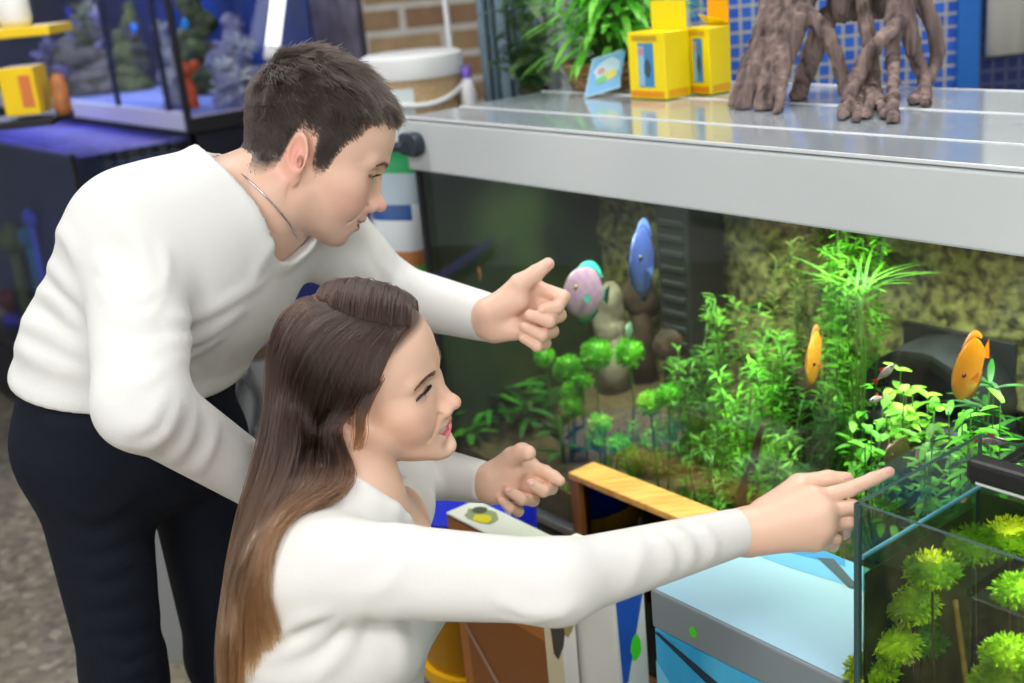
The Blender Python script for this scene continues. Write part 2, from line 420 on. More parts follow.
def hand_mesh(hf, arm, h=.0016):
    F, lo, hi = hf; a, b, r1, r2 = arm
    G = lambda p: smin(F(p), cap(p, a, b, r1, r2), .012)
    lo = np.minimum(lo, np.minimum(a, b)-.03); hi = np.maximum(hi, np.maximum(a, b)+.03)
    V, Q = surface(G, lo, hi, h); return relax(V, Q, 1), Q
def nail(body, hf, x, y, along, L, Wd, z0, z1):
    """fingernail lying on the finger where the camera sees x, y; along = seen point towards the fingertip"""
    z = hit(hf[0], x, y, z0, z1, 400)
    if z is None: return
    p = W(x, y, z); n = gradF(hf[0], p[None])[0]; t = W(along[0], along[1], z)-p; t = nrm(t-n*np.dot(t, n)); s = np.cross(n, t)
    b = B(); b.ico((0, 0, 0), 1, 3)
    for v in b.bm.verts:
        q = v.co.copy(); v.co = Vector(p+t*q.x*L+s*q.y*Wd*(1-.12*q.x)+n*(.0011*q.z-.0012*q.y*q.y))
    b.done('fingernail', mat('fingernail_pink', rgb(240, 186, 172), .22), body, smooth=True)
def join_meshes(parts):
    VV, QQ, CC, o = [], [], [], 0
    for V, Q, C in parts:
        VV.append(V); QQ.append(Q+o); CC.append(C); o += len(V)
    return np.concatenate(VV), np.concatenate(QQ), np.concatenate(CC)
def creases(F, lines, z0, z1):
    """fold lines followed over the cloth: each = (points seen by the camera, height, width); returns field with the folds raised"""
    pts, amp, wid = [], [], []
    for ln, A, w in lines:
        sp = spline([(x, y, 0) for x, y in ln], 26)
        for i, (x, y, _) in enumerate(sp):
            z = hit(F, x, y, z0, z1)
            if z is None: continue
            pts.append(W(x, y, z)); amp.append(A*math.sin(PI*(i+1)/28)**.5); wid.append(w)
    pts = np.array(pts); amp = np.array(amp); wid = np.array(wid)
    def G(p):
        d = F(p); near = np.abs(d) < .03; idx = np.nonzero(near)[0]; out = d.copy()
        for i in range(0, len(idx), 20000):
            j = idx[i:i+20000]; D2 = ((p[j, None]-pts[None])**2).sum(2)
            e = amp*np.exp(-D2/(wid**2)); up = e.max(1)+np.minimum(e.min(1), 0)
            out[j] = d[j]-up
        return out
    return G
SKM = dict(skin=rgb(238, 196, 172), lip=rgb(206, 112, 108), ruddy=rgb(234, 155, 140))
SKW = dict(skin=rgb(235, 195, 170), lip=rgb(222, 105, 118), ruddy=rgb(236, 176, 152))
m_skin_m = matv('skin_fair', .42, sss=.12, bump=.04, bscale=900)
m_skin_w = matv('skin_warm', .42, sss=.12, bump=.03, bscale=900)
m_eye = matv('eye', .08)
m_teeth = mat('tooth_enamel', (.90, .88, .84), .25)
def hair_mat(name, c, rough=.45, tip=None):
    t = NT(name); t.n.remove(t.b); h = t.node('ShaderNodeBsdfHairPrincipled'); h.parametrization = 'COLOR'
    h.inputs['Color'].default_value = (*c, 1); h.inputs['Roughness'].default_value = rough; h.inputs['Radial Roughness'].default_value = .5
    if 'Random Roughness' in h.inputs: h.inputs['Random Roughness'].default_value = .3
    hi = t.node('ShaderNodeHairInfo'); mx = t.node('ShaderNodeMixRGB'); mx.blend_type = 'MULTIPLY'; mx.inputs[0].default_value = 1
    rp = t.node('ShaderNodeValToRGB'); rp.color_ramp.elements[0].color = (.55, .55, .55, 1); rp.color_ramp.elements[1].color = (1.5, 1.4, 1.3, 1)
    t.link(hi.outputs['Random'], rp.inputs[0]); t.link(rp.outputs[0], mx.inputs[1]); mx.inputs[2].default_value = (*c, 1)
    if tip:
        r2 = t.node('ShaderNodeValToRGB'); r2.color_ramp.elements[0].color = (*c, 1); r2.color_ramp.elements[1].color = (*tip, 1); r2.color_ramp.elements[0].position = .45; t.link(hi.outputs['Intercept'], r2.inputs[0]); t.link(r2.outputs[0], mx.inputs[2])
    t.link(mx.outputs[0], h.inputs['Color']); t.link(h.outputs[0], t.out.inputs['Surface']); return t.m
m_hair_m = hair_mat('short_brown_hair', rgb(40, 33, 29)); m_hair_w = hair_mat('long_brown_hair', rgb(42, 27, 20), .34, rgb(122, 84, 54)); m_brow = hair_mat('eyebrow_hair', rgb(70, 50, 40))
m_lash = mat('eyelash', (.012, .008, .006), .6)
m_knit_m = mat('off_white_knit', rgb(232, 232, 229), .85, bump=.12, bscale=500, spec=.2)
m_knit_w = mat('white_knit', rgb(228, 227, 223), .85, bump=.1, bscale=500, spec=.2)
m_trouser = mat('dark_navy_cotton', rgb(20, 25, 36), .8, bump=.3, bscale=700, spec=.2)
m_jean = mat('blue_denim', rgb(45, 60, 95), .8, bump=.3, bscale=500, spec=.2)
m_shoe = mat('black_shoe_leather', (.012, .012, .013), .45); m_sole = mat('shoe_sole', (.05, .05, .05), .7)
m_chain = mat('silver_chain', (.7, .7, .72), .25, 1)
# ---------------------------------------------------------------- the man
def build_man():
    root = empty('person', (0, 0, 0), 'young man with short brown hair in off-white jumper and dark trousers bending forward', 'person')
    f = nrm((.83, -.55, 0)); l = nrm((.55, .83, 0))
    pel = W(122, 415, 1.60); wst = W(138, 345, 1.585); chs = W(188, 262, 1.56); nb = W(255, 203, 1.515)
    sR, sL = W(136, 228, 1.45), W(316, 226, 1.66)
    eR, wR = W(141, 404, 1.33), W(292, 502, 1.58)
    eL, wL = W(384, 292, 1.80), W(494, 319, 1.68)
    root.location = (pel[0], pel[1], 0)
    up = nrm(chs-wst)
    def torso(p, g=0.0):
        d = ecap(p, pel, wst, (.160+g, .118+g), (.150+g, .108+g), l)
        d = smin(d, ecap(p, wst, chs, (.150+g, .108+g), (.170+g, .122+g), l), .04)
        d = smin(d, ecap(p, chs, nb-f*.01, (.168+g, .118+g), (.085+g, .072+g), l), .05)
        for s in (sR, sL): d = smin(d, cap(p, nb+(s-nb)*.25-f*.01, s, .060+g, .058+g), .05)
        return d
    def arm(p, s, e, w, g=0.0, r=(.058, .046, .043, .029), k=.02):
        return smin(cap(p, s, e, r[0]+g, r[1]+g), cap(p, e, w, r[2]+g, r[3]+g), k)
    # head
    hf = camdir(.885, .37, .20); hu = camdir(.43, -.87, -.2)
    R = basis(hf, hu); o = W(305, 155, 1.535)
    tw = lambda P: P @ R.T+o
    neck_l = (nb-o) @ R
    F = head_field(dict(nose=1.02, jw=1.06, back=.90, op=.002, chin=.010, chx=-.006, eyeo=.0022, eyez=.0128), neck_l, (.062, .068), smile=.0042)
    def hairline(m):                                    # >0 inside the hair
        x, y, z = m[:, 0], np.abs(m[:, 1]), m[:, 2]
        zb = np.interp(x, [-.12, -.06, -.038, -.026, -.018, .006, .013, .020, .030, .036, .044, .056, .068, .08, .10], [-.036, -.036, -.032, -.02, .036, .036, .0, -.008, -.004, .026, .048, .070, .086, .083, .086])
        return np.where(np.linalg.norm(m-[-.008, 0, .045], axis=1) < .128, z-zb, -.05)
    V, Q = surface(F, (-.14, -.105, min(-.16, neck_l[2]-.05)), (.135, .105, .145), .0017); V = relax(V, Q, 1)
    keep = None
    hm = np.clip(hairline(V)/.018+.15, 0, 1)
    C = head_colors(V, SKM['skin'], SKM['lip'], SKM['ruddy'], rgb(170, 140, 125), rgb(62, 52, 46), hm, .002)
    parts = [(tw(V), Q, C)]
    # left hand: open thumb, fingers folded, palm to the camera
    z = 1.67
    HL = hand_field((488, 320, 1.675), .031, [(531, 286, 1.69), (535, 299, 1.695), (533, 313, 1.695), (527, 327, 1.69)],
        [(.0112, [(563, 297, 1.675), (557, 307, 1.648), (542, 309, 1.642)]), (.0112, [(559, 315, 1.672), (549, 321, 1.643), (530, 315, 1.637)]),
         (.0105, [(552, 331, 1.672), (542, 335, 1.643), (525, 327, 1.638)]), (.0092, [(545, 343, 1.672), (537, 346, 1.648), (523, 338, 1.642)])],
        [(.019, (500, 306, 1.66)), (.0145, (520, 284, 1.648)), (.0112, (536, 273, 1.648)), (.0090, (548, 264, 1.648))],
        extra=[((490, 312, 1.66), (518, 300, 1.652), .022, .017), ((495, 330, 1.67), (520, 330, 1.658), .018, .014)])
    fa = wL+nrm(eL-wL)*.10
    V, Q = hand_mesh(HL, (wL, fa, .027, .031)); parts.append((V, Q, np.tile(SKM['skin'], (len(V), 1))))
    # right hand: flat on the woman's back, behind her hair
    b0 = wR
    def off(dx, dy, dz): return (292+dx*.35-dy*.6, 502+dx*.9+dy*.35, 1.58+dz)
    HR = hand_field(off(0, 0, 0), .027, [off(52, 2, .01), off(54, 14, .015), off(52, 26, .02), off(47, 37, .025)],
        [(.010, [off(78, 4, .01), off(92, 9, .022), off(102, 14, .035)]), (.010, [off(82, 18, .015), off(97, 24, .028), off(108, 30, .04)]),
         (.0098, [off(78, 34, .02), off(92, 42, .03), off(102, 48, .042)]), (.0086, [off(68, 48, .025), off(78, 56, .03), off(86, 62, .04)])],
        [(.017, off(14, -12, 0)), (.013, off(34, -24, .0)), (.0105, off(52, -29, .005)), (.009, off(66, -30, .01))])
    fa = wR+nrm(eR-wR)*.10
    V, Q = hand_mesh(HR, (wR, fa, .022, .023), .0022); parts.append((V, Q, np.tile(SKM['skin'], (len(V), 1))))
    # legs
    hR, hL = W(86, 442, 1.55), W(194, 440, 1.70)
    kR, kL = W(124, 672, 1.66), W(224, 655, 1.84)
    aR, aL = np.array([kR[0]+.02, kR[1]+.05, .085]), np.array([kL[0]+.01, kL[1]+.06, .085])
    def legs(p, g=0.0):
        d = ecap(p, pel+np.array([0, 0, -.03]), wst, (.156+g, .118+g), (.149+g, .107+g), l)
        for h_, k_, a_ in ((hR, kR, aR), (hL, kL, aL)):
            d = smin(d, smin(cap(p, h_, k_, .074+g, .050+g), cap(p, k_, a_, .050+g, .042+g), .03), .025)
        return d
    def body(p):
        d = smin(smin(torso(p, -.020), cap(p, nb-up*.02, o-R[:, 2]*.03, .060, .058), .05), smin(arm(p, sR, eR, wR, -.014), arm(p, sL, eL, wL, -.014), .01), .02)
        return smin(d, legs(p, -.016), .03)
    allp = np.array([pel, wst, chs, nb, sR, sL, eR, wR, eL, wL, kR, kL, aR, aL])
    V, Q = surface(body, allp.min(0)-.2, allp.max(0)+.2, .009); V = relax(V, Q, 1); parts.append((V, Q, np.tile(SKM['skin'], (len(V), 1))))
    V, Q, C = join_meshes(parts)
    bd = mesh_obj('body', V, Q, m_skin_m, root, cols=C)
    eyes(bd, tw, R, m_eye, rgb(70, 60, 50), (.92, 0, -.38)); teeth(bd, tw, m_teeth)
    brows('eyebrows', root, F, tw, m_brow, 260, .0036, .00032); lashes(bd, F, tw, m_lash, zup=-.001)
    nail(bd, HL, 541, 311, (530, 312), .0052, .0040, 1.5, 1.8); nail(bd, HL, 548, 265, (556, 260), .0056, .0042, 1.5, 1.8)
    # short hair
    n = 20000
    P0 = nrm_rows(RNG.normal(size=(n*3, 3))*np.array([1, .8, .9]))*.3+np.array([0, 0, .04])
    D = nrm_rows(np.array([0, 0, .04])-P0); P = P0.copy()
    for _ in range(26): P = P+D*(F(P)*.9)[:, None]
    hl = hairline(P)+RNG.normal(size=len(P))*.0025
    ear = (np.abs(P[:, 1]) > .078) & (np.abs(P[:, 0]+.006) < .026) & (P[:, 2] < .034)
    P = P[(hl > 0) & ~ear][:n]; N = gradF(F, P)
    top = np.clip((P[:, 2]-.03)/.08, 0, 1)
    L = (.006+.0105*top+.008*np.clip((P[:, 0]-.05)/.04, 0, 1)*top)*(.75+.5*RNG.random(len(P)))*np.clip(.4+hairline(P)/.03, .4, 1)
    flow = np.stack([.45+.25*top, .5*P[:, 1]/.07, -.55+.35*top], 1)
    flow = nrm_rows(flow-N*(flow*N).sum(1)[:, None])+RNG.normal(size=P.shape)*.16+np.array([noise.noise_vector(Vector(q*60))[:] for q in P])*.55
    kk = np.linspace(0, 1, 5)
    lift = (.34+.26*top)[:, None]
    S = P[:, None]+(N[:, None]*(lift*kk*(1-.45*kk))[..., None]+flow[:, None]*(kk*(.35+.55*kk))[None, :, None])*L[:, None, None]
    hair('hair', tw(S.reshape(-1, 3)).reshape(-1, 5, 3), np.array([.00045, .00045, .0004, .0003, .0001]), m_hair_m, root)
    # jumper
    nk = nrm(o-nb)
    hemn = RC @ nrm([-.16, .93, .31]); hemp = W(118, 381, 1.56)
    cut = lambda w, e, dist: (w-nrm(w-e)*dist, nrm(w-e))
    cR, cL = cut(wR, eR, -.004), cut(wL, eL, .0)
    hc, hn = W(261, 190, 1.515), camdir(.39, -.77, -.51); hx = camdir(.144, .115, -.06)
    def neckhole(p): return ecap(p, hc-hn*.015, hc+hn*.16, (.096, .070), (.112, .09), hx)
    def jumper(p):
        d = torso(p, .004); hp = (p-hemp) @ hemn; d = smax(d-.003*np.exp(-((hp+.012)/.014)**2), hp, .006)
        aR = smax(arm(p, sR, eR, wR, .005), (p-cR[0]) @ cR[1], .004); aL = smax(arm(p, sL, eL, wL, .005), (p-cL[0]) @ cL[1], .004)
        d = smin(d, aR, .022); d = smin(d, aL, .022)
        nd = neckhole(p); d = d-.0035*np.exp(-((nd-.006)/.008)**2)
        d = smax(d, -nd, .004)
        return d
    lines = [([(150, 292), (140, 300), (120, 290), (100, 262)], .007, .010), ([(158, 305), (146, 318), (125, 312), (102, 285)], .007, .011), ([(150, 325), (128, 322), (110, 308)], .005, .010),
             ([(158, 318), (190, 318), (230, 300), (262, 280)], .006, .010), ([(160, 345), (200, 338), (240, 312)], .006, .011), ([(165, 362), (200, 350), (226, 330)], .004, .01),
             ([(250, 290), (262, 262), (278, 235)], .004, .010), ([(160, 292), (166, 272), (163, 250)], .006, .009), ([(152, 288), (150, 268), (138, 244), (120, 225)], .004, .012),
             ([(30, 285), (55, 300), (76, 322)], .006, .011), ([(40, 255), (62, 278), (78, 296)], .006, .011), ([(22, 318), (50, 332), (80, 352)], .006, .012), ([(14, 345), (45, 362), (85, 375)], .006, .012), ([(55, 228), (68, 240), (76, 258)], .005, .010),
             ([(160, 372), (140, 382), (118, 380)], .004, .010), ([(165, 395), (150, 420), (128, 430)], .005, .011), ([(178, 402), (168, 430), (150, 448)], .005, .010), ([(196, 415), (188, 440), (172, 462)], .005, .010), ([(216, 428), (210, 450), (198, 472)], .004, .010), ([(160, 350), (140, 352), (112, 345)], .003, .012),
             ([(355, 262), (372, 280), (368, 300)], .006, .012), ([(376, 262), (395, 285), (392, 312)], .004, .012)]
    J = creases(jumper, lines, 1.1, 2.1)
    pts = np.array([pel, wst, chs, nb, sR, sL, eR, wR, eL, wL])
    V, Q = surface(J, pts.min(0)-.15, pts.max(0)+.14, .0042); V = relax(V, Q, 2, .4)
    mesh_obj('jumper', V, Q, m_knit_m, root)
    ln2 = [([(60+8*i, 500+30*i), (95, 515+28*i), (135+6*i, 495+30*i)], .005, .012) for i in range(6)]+[([(95, 640), (125, 652), (156, 640)], .008, .012), ([(92, 662), (125, 672), (158, 660)], .008, .012), ([(40, 420), (70, 430), (110, 425)], .004, .012), ([(150, 470), (190, 490), (235, 480)], .004, .014)]
    tr = creases(lambda p: smax(smax(legs(p, .003), (hemp-p) @ hemn-.05, .01), .075-p[:, 2], .004), ln2, 1.1, 2.3)
    tp = np.array([pel, wst, kR, kL, aR, aL])
    V, Q = surface(tr, tp.min(0)-.2, tp.max(0)+.2, .0062); V = relax(V, Q, 2, .4); mesh_obj('trousers', V, Q, m_trouser, root)
    for a_ in (aR, aL):
        t_ = nrm((.85, -.5, 0)); s_ = np.cross((0, 0, 1), t_); x0 = np.array([a_[0], a_[1], 0])
        def shoe(p):
            d = smin(ecap(p, x0-t_*.045+[0, 0, .045], x0+t_*.075+[0, 0, .032], (.040, .045), (.046, .030), s_), ell(p, x0+t_*.13+[0, 0, .024], (.065, .046, .028), np.stack([t_, s_, (0, 0, 1)], 1)), .03)
            d = smin(d, cap(p, x0+[0, 0, .05], x0+[0, 0, .10], .046), .02); return smax(d, .012-p[:, 2], .003)
        V, Q = surface(shoe, x0-.24, x0+.24+[0, 0, 0], .006); sh = mesh_obj('shoe', V, Q, m_shoe, root)
        b = B(); ring = [(math.cos(k)*(.145 if math.cos(k) > 0 else .10)+.05*0, math.sin(k)*.047) for k in np.linspace(0, 2*PI, 28, endpoint=False)]
        b.poly([x0+t_*(u+.045)+s_*v for u, v in ring], (0, 0, .014)); b.done('sole', m_sole, sh)
    # thin chain round the neck
    ring = []; l2 = nrm(l-nk*np.dot(l, nk)); f2 = np.cross(nk, l2)
    cc = nb+nk*.004
    for a in np.linspace(0, 2*PI, 60, endpoint=False):
        dr = l2*math.cos(a)+f2*math.sin(a); rr = np.linspace(.02, .13, 200); dd = F((cc+dr*rr[:, None]-o) @ R)
        i = np.argmax(dd > .0012); ring.append(cc+dr*rr[i])
    b = B(); b.tube(ring, .0012, 6, closed=True); b.done('neck_chain', m_chain, root, smooth=True)
    return root
# ---------------------------------------------------------------- the woman
def build_woman():
    root = empty('person', (0, 0, 0), 'kneeling young woman with long brown hair in white jumper pointing at the fish tank', 'person')
    f = nrm((.965, -.26, 0)); l = nrm((.26, .965, 0))
    pel = W(318, 800, 1.46); wst = W(330, 700, 1.40); chs = W(338, 600, 1.36); nb = W(352, 512, 1.335)
    sR, sL = W(302, 566, 1.215), W(392, 520, 1.47)
    eR, wR = W(556, 582, 1.20), W(741, 531, 1.325)
    eL, wL = W(405, 468, 1.70), W(488, 483, 1.61)
    root.location = (pel[0], pel[1], 0)
    def torso(p, g=0.0):
        d = ecap(p, pel, wst, (.160+g, .112+g), (.125+g, .090+g), l)
        d = smin(d, ecap(p, wst, chs, (.122+g, .088+g), (.145+g, .098+g), l), .04)
        d = smin(d, ecap(p, chs, nb-f*.01, (.140+g, .092+g), (.070+g, .058+g), l), .05)
        for s in (-1, 1): d = smin(d, ell(p, chs+f*.065+l*s*.065+np.array([0, 0, .005]), np.array([.052, .058, .060])+g, np.stack([f, l, (0, 0, 1)], 1)), .04)
        for s in (sR, sL): d = smin(d, cap(p, nb+(s-nb)*.3-f*.005, s, .048+g, .048+g), .05)
        return d
    def arm(p, s, e, w, g=0.0, r=(.050, .039, .038, .024), k=.02):
        return smin(cap(p, s, e, r[0]+g, r[1]+g), cap(p, e, w, r[2]+g, r[3]+g), k)
    hf = camdir(.975, -.035, -.2); hu = camdir(-.1, -.857, -.505)
    R = basis(hf, hu); o = W(361, 390, 1.43)
    tw = lambda P: P @ R.T+o
    neck_l = (nb-o) @ R
    F = head_field(dict(nose=1.0, jw=.90, brow=.8, w=.96, chin=.008, chx=.008, back=.92, eyeo=.0040, op=.0025), neck_l, (.047, .050), smile=.0058)
    V, Q = surface(F, (-.14, -.115, min(-.16, neck_l[2]-.05)), (.135, .115, .145), .0017); V = relax(V, Q, 1)
    def hairline(m):
        x, z = m[:, 0], m[:, 2]
        zb = np.interp(x, [-.12, -.06, -.03, .0, .012, .022, .034, .045, .06, .08, .10], [-.03, -.03, -.03, -.025, .0, .012, .040, .058, .073, .082, .086])
        return np.where(np.linalg.norm(m-[-.008, 0, .045], axis=1) < .122, z-zb, -.05)
    hm = np.clip(hairline(V)/.01+.2, 0, 1)*.9*(1-np.clip(1.6*g2(np.abs(V), (.006, .083, .004), (.03, .016, .036)), 0, 1))
    C = head_colors(V, SKW['skin'], SKW['lip'], SKW['ruddy'], None, rgb(70, 48, 36), hm, .0025)
    parts = [(tw(V), Q, C)]
    HR = hand_field((743, 532, 1.325), .027, [(812, 499, 1.322), (821, 512, 1.312), (822, 526, 1.315), (815, 538, 1.325)],
        [(.0092, [(850, 489, 1.325), (873, 479, 1.332), (889, 472, 1.338)]), (.0092, [(852, 507, 1.320), (851, 518, 1.345), (836, 522, 1.358)]),
         (.0088, [(847, 522, 1.325), (844, 533, 1.348), (830, 534, 1.360)]), (.0078, [(835, 539, 1.332), (833, 546, 1.350), (822, 545, 1.360)])],
        [(.016, (766, 511, 1.342)), (.0125, (799, 485, 1.350)), (.0098, (828, 479, 1.352)), (.0080, (847, 479, 1.352))],
        extra=[((750, 540, 1.33), (800, 535, 1.33), .018, .014), ((755, 522, 1.335), (800, 496, 1.338), .018, .014)])
    V, Q = hand_mesh(HR, (wR, wR+nrm(eR-wR)*.09, .023, .025)); parts.append((V, Q, np.tile(SKW['skin'], (len(V), 1))))
    HL = hand_field((488, 484, 1.61), .026, [(526, 465, 1.615), (525, 476, 1.62), (519, 486, 1.622), (509, 494, 1.62)],
        [(.0102, [(545, 472, 1.605), (554, 477, 1.592), (560, 481, 1.588)]), (.0100, [(551, 488, 1.603), (543, 491, 1.582), (531, 484, 1.576)]),
         (.0096, [(533, 500, 1.605), (522, 499, 1.582), (508, 490, 1.576)]), (.0086, [(518, 511, 1.608), (510, 508, 1.590), (501, 500, 1.584)])],
        [(.016, (498, 470, 1.60)), (.0130, (512, 457, 1.585)), (.0118, (522, 452, 1.572)), (.0105, (528, 453, 1.562))],
        extra=[((492, 478, 1.60), (514, 470, 1.597), .020, .015), ((494, 490, 1.605), (508, 488, 1.60), .018, .014)])
    V, Q = hand_mesh(HL, (wL, wL+nrm(eL-wL)*.09, .022, .025)); parts.append((V, Q, np.tile(SKW['skin'], (len(V), 1))))
    hR, hL = pel-l*.08, pel+l*.08
    kR = np.array([hR[0]+.12*f[0], hR[1]+.12*f[1], .075]); kL = np.array([hL[0]+.12*f[0], hL[1]+.12*f[1], .075])
    kR = kR+f*.05-l*.06; kL = kL+f*.05-l*.06; kR[2] = kL[2] = .068
    aR, aL = kR-f*.40+[0, 0, -.02], kL-f*.40+[0, 0, -.02]
    def legs(p, g=0.0):
        d = ecap(p, pel+np.array([0, 0, -.02]), wst, (.155+g, .108+g), (.120+g, .082+g), l)
        for h_, k_, a_ in ((hR, kR, aR), (hL, kL, aL)):
            d = smin(d, smin(cap(p, h_, k_, .082+g, .058+g), cap(p, k_, a_, .054+g, .040+g), .02), .025)
        return d
    def body(p):
        d = smin(smin(torso(p, -.010), cap(p, nb, o-R[:, 2]*.045-R[:, 0]*.02, .050, .046), .04), smin(arm(p, sR, eR, wR, -.010), arm(p, sL, eL, wL, -.010), .01), .02)
        return smin(d, legs(p, -.014), .03)
    ap = np.array([pel, wst, chs, nb, sR, sL, eR, wR, eL, wL, kR, kL, aR, aL])
    V, Q = surface(body, ap.min(0)-.2, ap.max(0)+.2, .009); V = relax(V, Q, 1); parts.append((V, Q, np.tile(SKW['skin'], (len(V), 1))))
    V, Q, C = join_meshes(parts)
    # pink nail beds
    for q in ((893, 469, 1.332), (531, 483, 1.566), (507, 489, 1.566)):
        k = np.exp(-(np.linalg.norm(V-PW(q), axis=1)/.0065)**2)[:, None]*.6; C = C*(1-k)+np.array(rgb(235, 160, 150))*k
    bd = mesh_obj('body', V, Q, m_skin_w, root, cols=C)
    eyes(bd, tw, R, m_eye, rgb(60, 42, 30), (.97, .2, -.05), .96); teeth(bd, tw, m_teeth)
    brows('eyebrows', root, F, tw, m_brow, 300, .0030, .00030, inner=.013); lashes(bd, F, tw, m_lash, L=.009)
    nail(bd, HR, 888, 470, (897, 466), .0048, .0034, 1.25, 1.45); nail(bd, HR, 847, 477, (856, 477), .0046, .0034, 1.25, 1.45)
    nail(bd, HL, 531, 483, (524, 480), .0046, .0036, 1.45, 1.75); nail(bd, HL, 508, 489, (501, 485), .0044, .0034, 1.45, 1.75)
    hemz = .62

    cut = lambda w, e, dist: (w-nrm(w-e)*dist, nrm(w-e))
    cR, cL = cut(wR, eR, 0), cut(wL, eL, 0)
    nk = nrm(o-nb)
    def neckhole(p): return ecap(p, nb-nk*.005+f*.008, nb+nk*.2+f*.03, (.072, .058), (.095, .075), l)
    def jumper(p):
        d = smin(torso(p, .006), cap(p, nb, o-R[:, 2]*.045-R[:, 0]*.02, .060, .056), .04)
        pl = (p-nb-nk*.016) @ nrm(nk+f*.45); d = smax(d-.0022*np.exp(-((pl+.008)/.006)**2), pl, .003)
        aR_ = smax(arm(p, sR, eR, wR, .002), (p-cR[0]) @ cR[1], .004); aL_ = smax(arm(p, sL, eL, wL, .004), (p-cL[0]) @ cL[1], .004)
        d = smin(d, aR_, .018); d = smin(d, aL_, .018)
        return smax(d, hemz-p[:, 2], .006)
    lines = [([(330, 612), (300, 620), (268, 640)], .006, .009), ([(345, 614), (310, 640), (270, 655)], .006, .010), ([(355, 615), (345, 645), (318, 675)], .006, .011), ([(385, 616), (400, 640), (405, 670)], .004, .012), ([(375, 592), (395, 575), (400, 556)], .005, .009), ([(340, 565), (370, 555), (385, 545)], .003, .010),
             ([(258, 600), (255, 640), (250, 680)], .004, .01), ([(500, 600), (530, 612), (565, 612)], .006, .009), ([(505, 618), (535, 618), (572, 606)], .005, .008), ([(655, 535), (668, 550), (672, 566)], .004, .008), ([(670, 528), (688, 542), (692, 560)], .005, .008), ([(700, 524), (712, 540), (714, 556)], .004, .008), ([(640, 540), (640, 560), (632, 580)], .003, .01), ([(395, 535), (398, 510), (405, 490)], .003, .01), ([(420, 560), (410, 530), (412, 505)], .003, .01)]
    J = creases(jumper, lines, 1.0, 2.0)
    pts = np.array([wst-[0, 0, .1], chs, nb, sR, sL, eR, wR, eL, wL])
    V, Q = surface(J, pts.min(0)-.17, pts.max(0)+.12, .0040); V = relax(V, Q, 2, .4); mesh_obj('jumper', V, Q, m_knit_w, root)
    tr = lambda p: smax(smax(legs(p, .004), p[:, 2]-.70, .01), (p-aR) @ -f-.0, .004)
    tp = np.array([pel, wst, kR, kL, aR, aL]); V, Q = surface(tr, tp.min(0)-.2, tp.max(0)+.2, .009); V = relax(V, Q, 2, .4)
    mesh_obj('jeans', V, Q, m_jean, root)
    for a_ in (aR, aL):
        x0 = a_.copy()
        def shoe(p): return smax(smin(ecap(p, x0+f*.02, x0-f*.09+[0, 0, -.0], (.042, .042), (.040, .036), l), ell(p, x0-f*.13+[0, 0, -.015], (.06, .042, .032), np.stack([f, l, (0, 0, 1)], 1)), .02), .003-p[:, 2], .003)
        V, Q = surface(shoe, x0-.24, x0+.24, .007); mesh_obj('shoe', V, Q, m_shoe, root)
    # long hair: near side falls from the parting behind the ear and over the shoulder
    HW = lambda p: np.minimum(F((p-o) @ R), J(p) if False else jumper(p))
    raw = [[(407, 327), (398, 338), (384, 362), (372, 388), (360, 405), (343, 414), (334, 432), (341, 456), (348, 476), (338, 494), (310, 503), (284, 516), (268, 545), (265, 590), (281, 642)],
           [(394, 326), (376, 345), (357, 378), (344, 402), (332, 422), (330, 446), (334, 468), (326, 490), (300, 507), (274, 533), (261, 575), (261, 620), (268, 652)],
           [(376, 324), (352, 345), (332, 385), (320, 425), (316, 460), (306, 490), (280, 518), (257, 560), (249, 610), (246, 690)],
           [(357, 319), (330, 340), (308, 380), (298, 425), (292, 465), (276, 507), (256, 548), (243, 592), (238, 640), (237, 715)],
           [(342, 313), (314, 328), (292, 363), (283, 410), (277, 455), (261, 505), (244, 552), (233, 600), (229, 650), (231, 720)],
           [(326, 303), (302, 313), (285, 343), (277, 390), (269, 440), (253, 497), (237, 547), (226, 600), (222, 650), (226, 720)],
           [(322, 296), (301, 299), (281, 318), (270, 350), (268, 400), (258, 455), (243, 512), (229, 580), (222, 650), (227, 720)]]
    K = 44; G = []
    for gi, g in enumerate(raw):
        xy = spline([(a, b, 0) for a, b in g], K)[:, :2]
        zz = [hit(HW, x, y, 1.0, 1.75, 110) if gi < 6 else None for x, y in xy]
        ix = [i for i, z in enumerate(zz) if z is not None]
        if gi == 6: zz = zlast+np.linspace(.03, .02, K)
        else: zz = np.interp(range(K), ix, [zz[i] for i in ix])
        for _ in range(4): zz[1:-1] = (zz[:-2]+2*zz[1:-1]+zz[2:])/4
        zlast = zz.copy(); s_ = np.linspace(0, 1, K)
        G.append(np.array([W(x, y, z-.004-.015*min(1, t*5)) for (x, y), z, t in zip(xy, zz, s_)]))
    G = np.array(G); n = 13500
    u = RNG.random(n)*(len(G)-1-1e-6); cl = np.round(u*9)/9; u = np.clip(u*.62+cl*.38, 0, len(G)-1-1e-6); i = u.astype(int); fr = (u-i)[:, None, None]
    S = G[i]*(1-fr)+G[i+1]*fr
    lay = RNG.random(n)[:, None, None]; t = np.linspace(0, 1, K)[None, :, None]
    S = S+(RC[:, 2]*.018)*lay*np.clip(t*6, .1, 1)
    ph = RNG.random((n, 1, 3))*6.28; S = S+np.sin(t*9+ph)*.0022*t+RNG.normal(size=(n, 1, 3))*.0022*np.clip(t*3, .15, 1)+np.sin(t*4+np.round(u*4)[:, None, None]*2.1)*.003*t
    # uneven ends
    end = (.90+.10*RNG.random(n)); kk = np.linspace(0, 1, K)
    S = np.stack([[np.interp(kk*e, kk, s[:, a]) for a in range(3)] for s, e in zip(S, end)]).transpose(0, 2, 1)
    sets = [S]
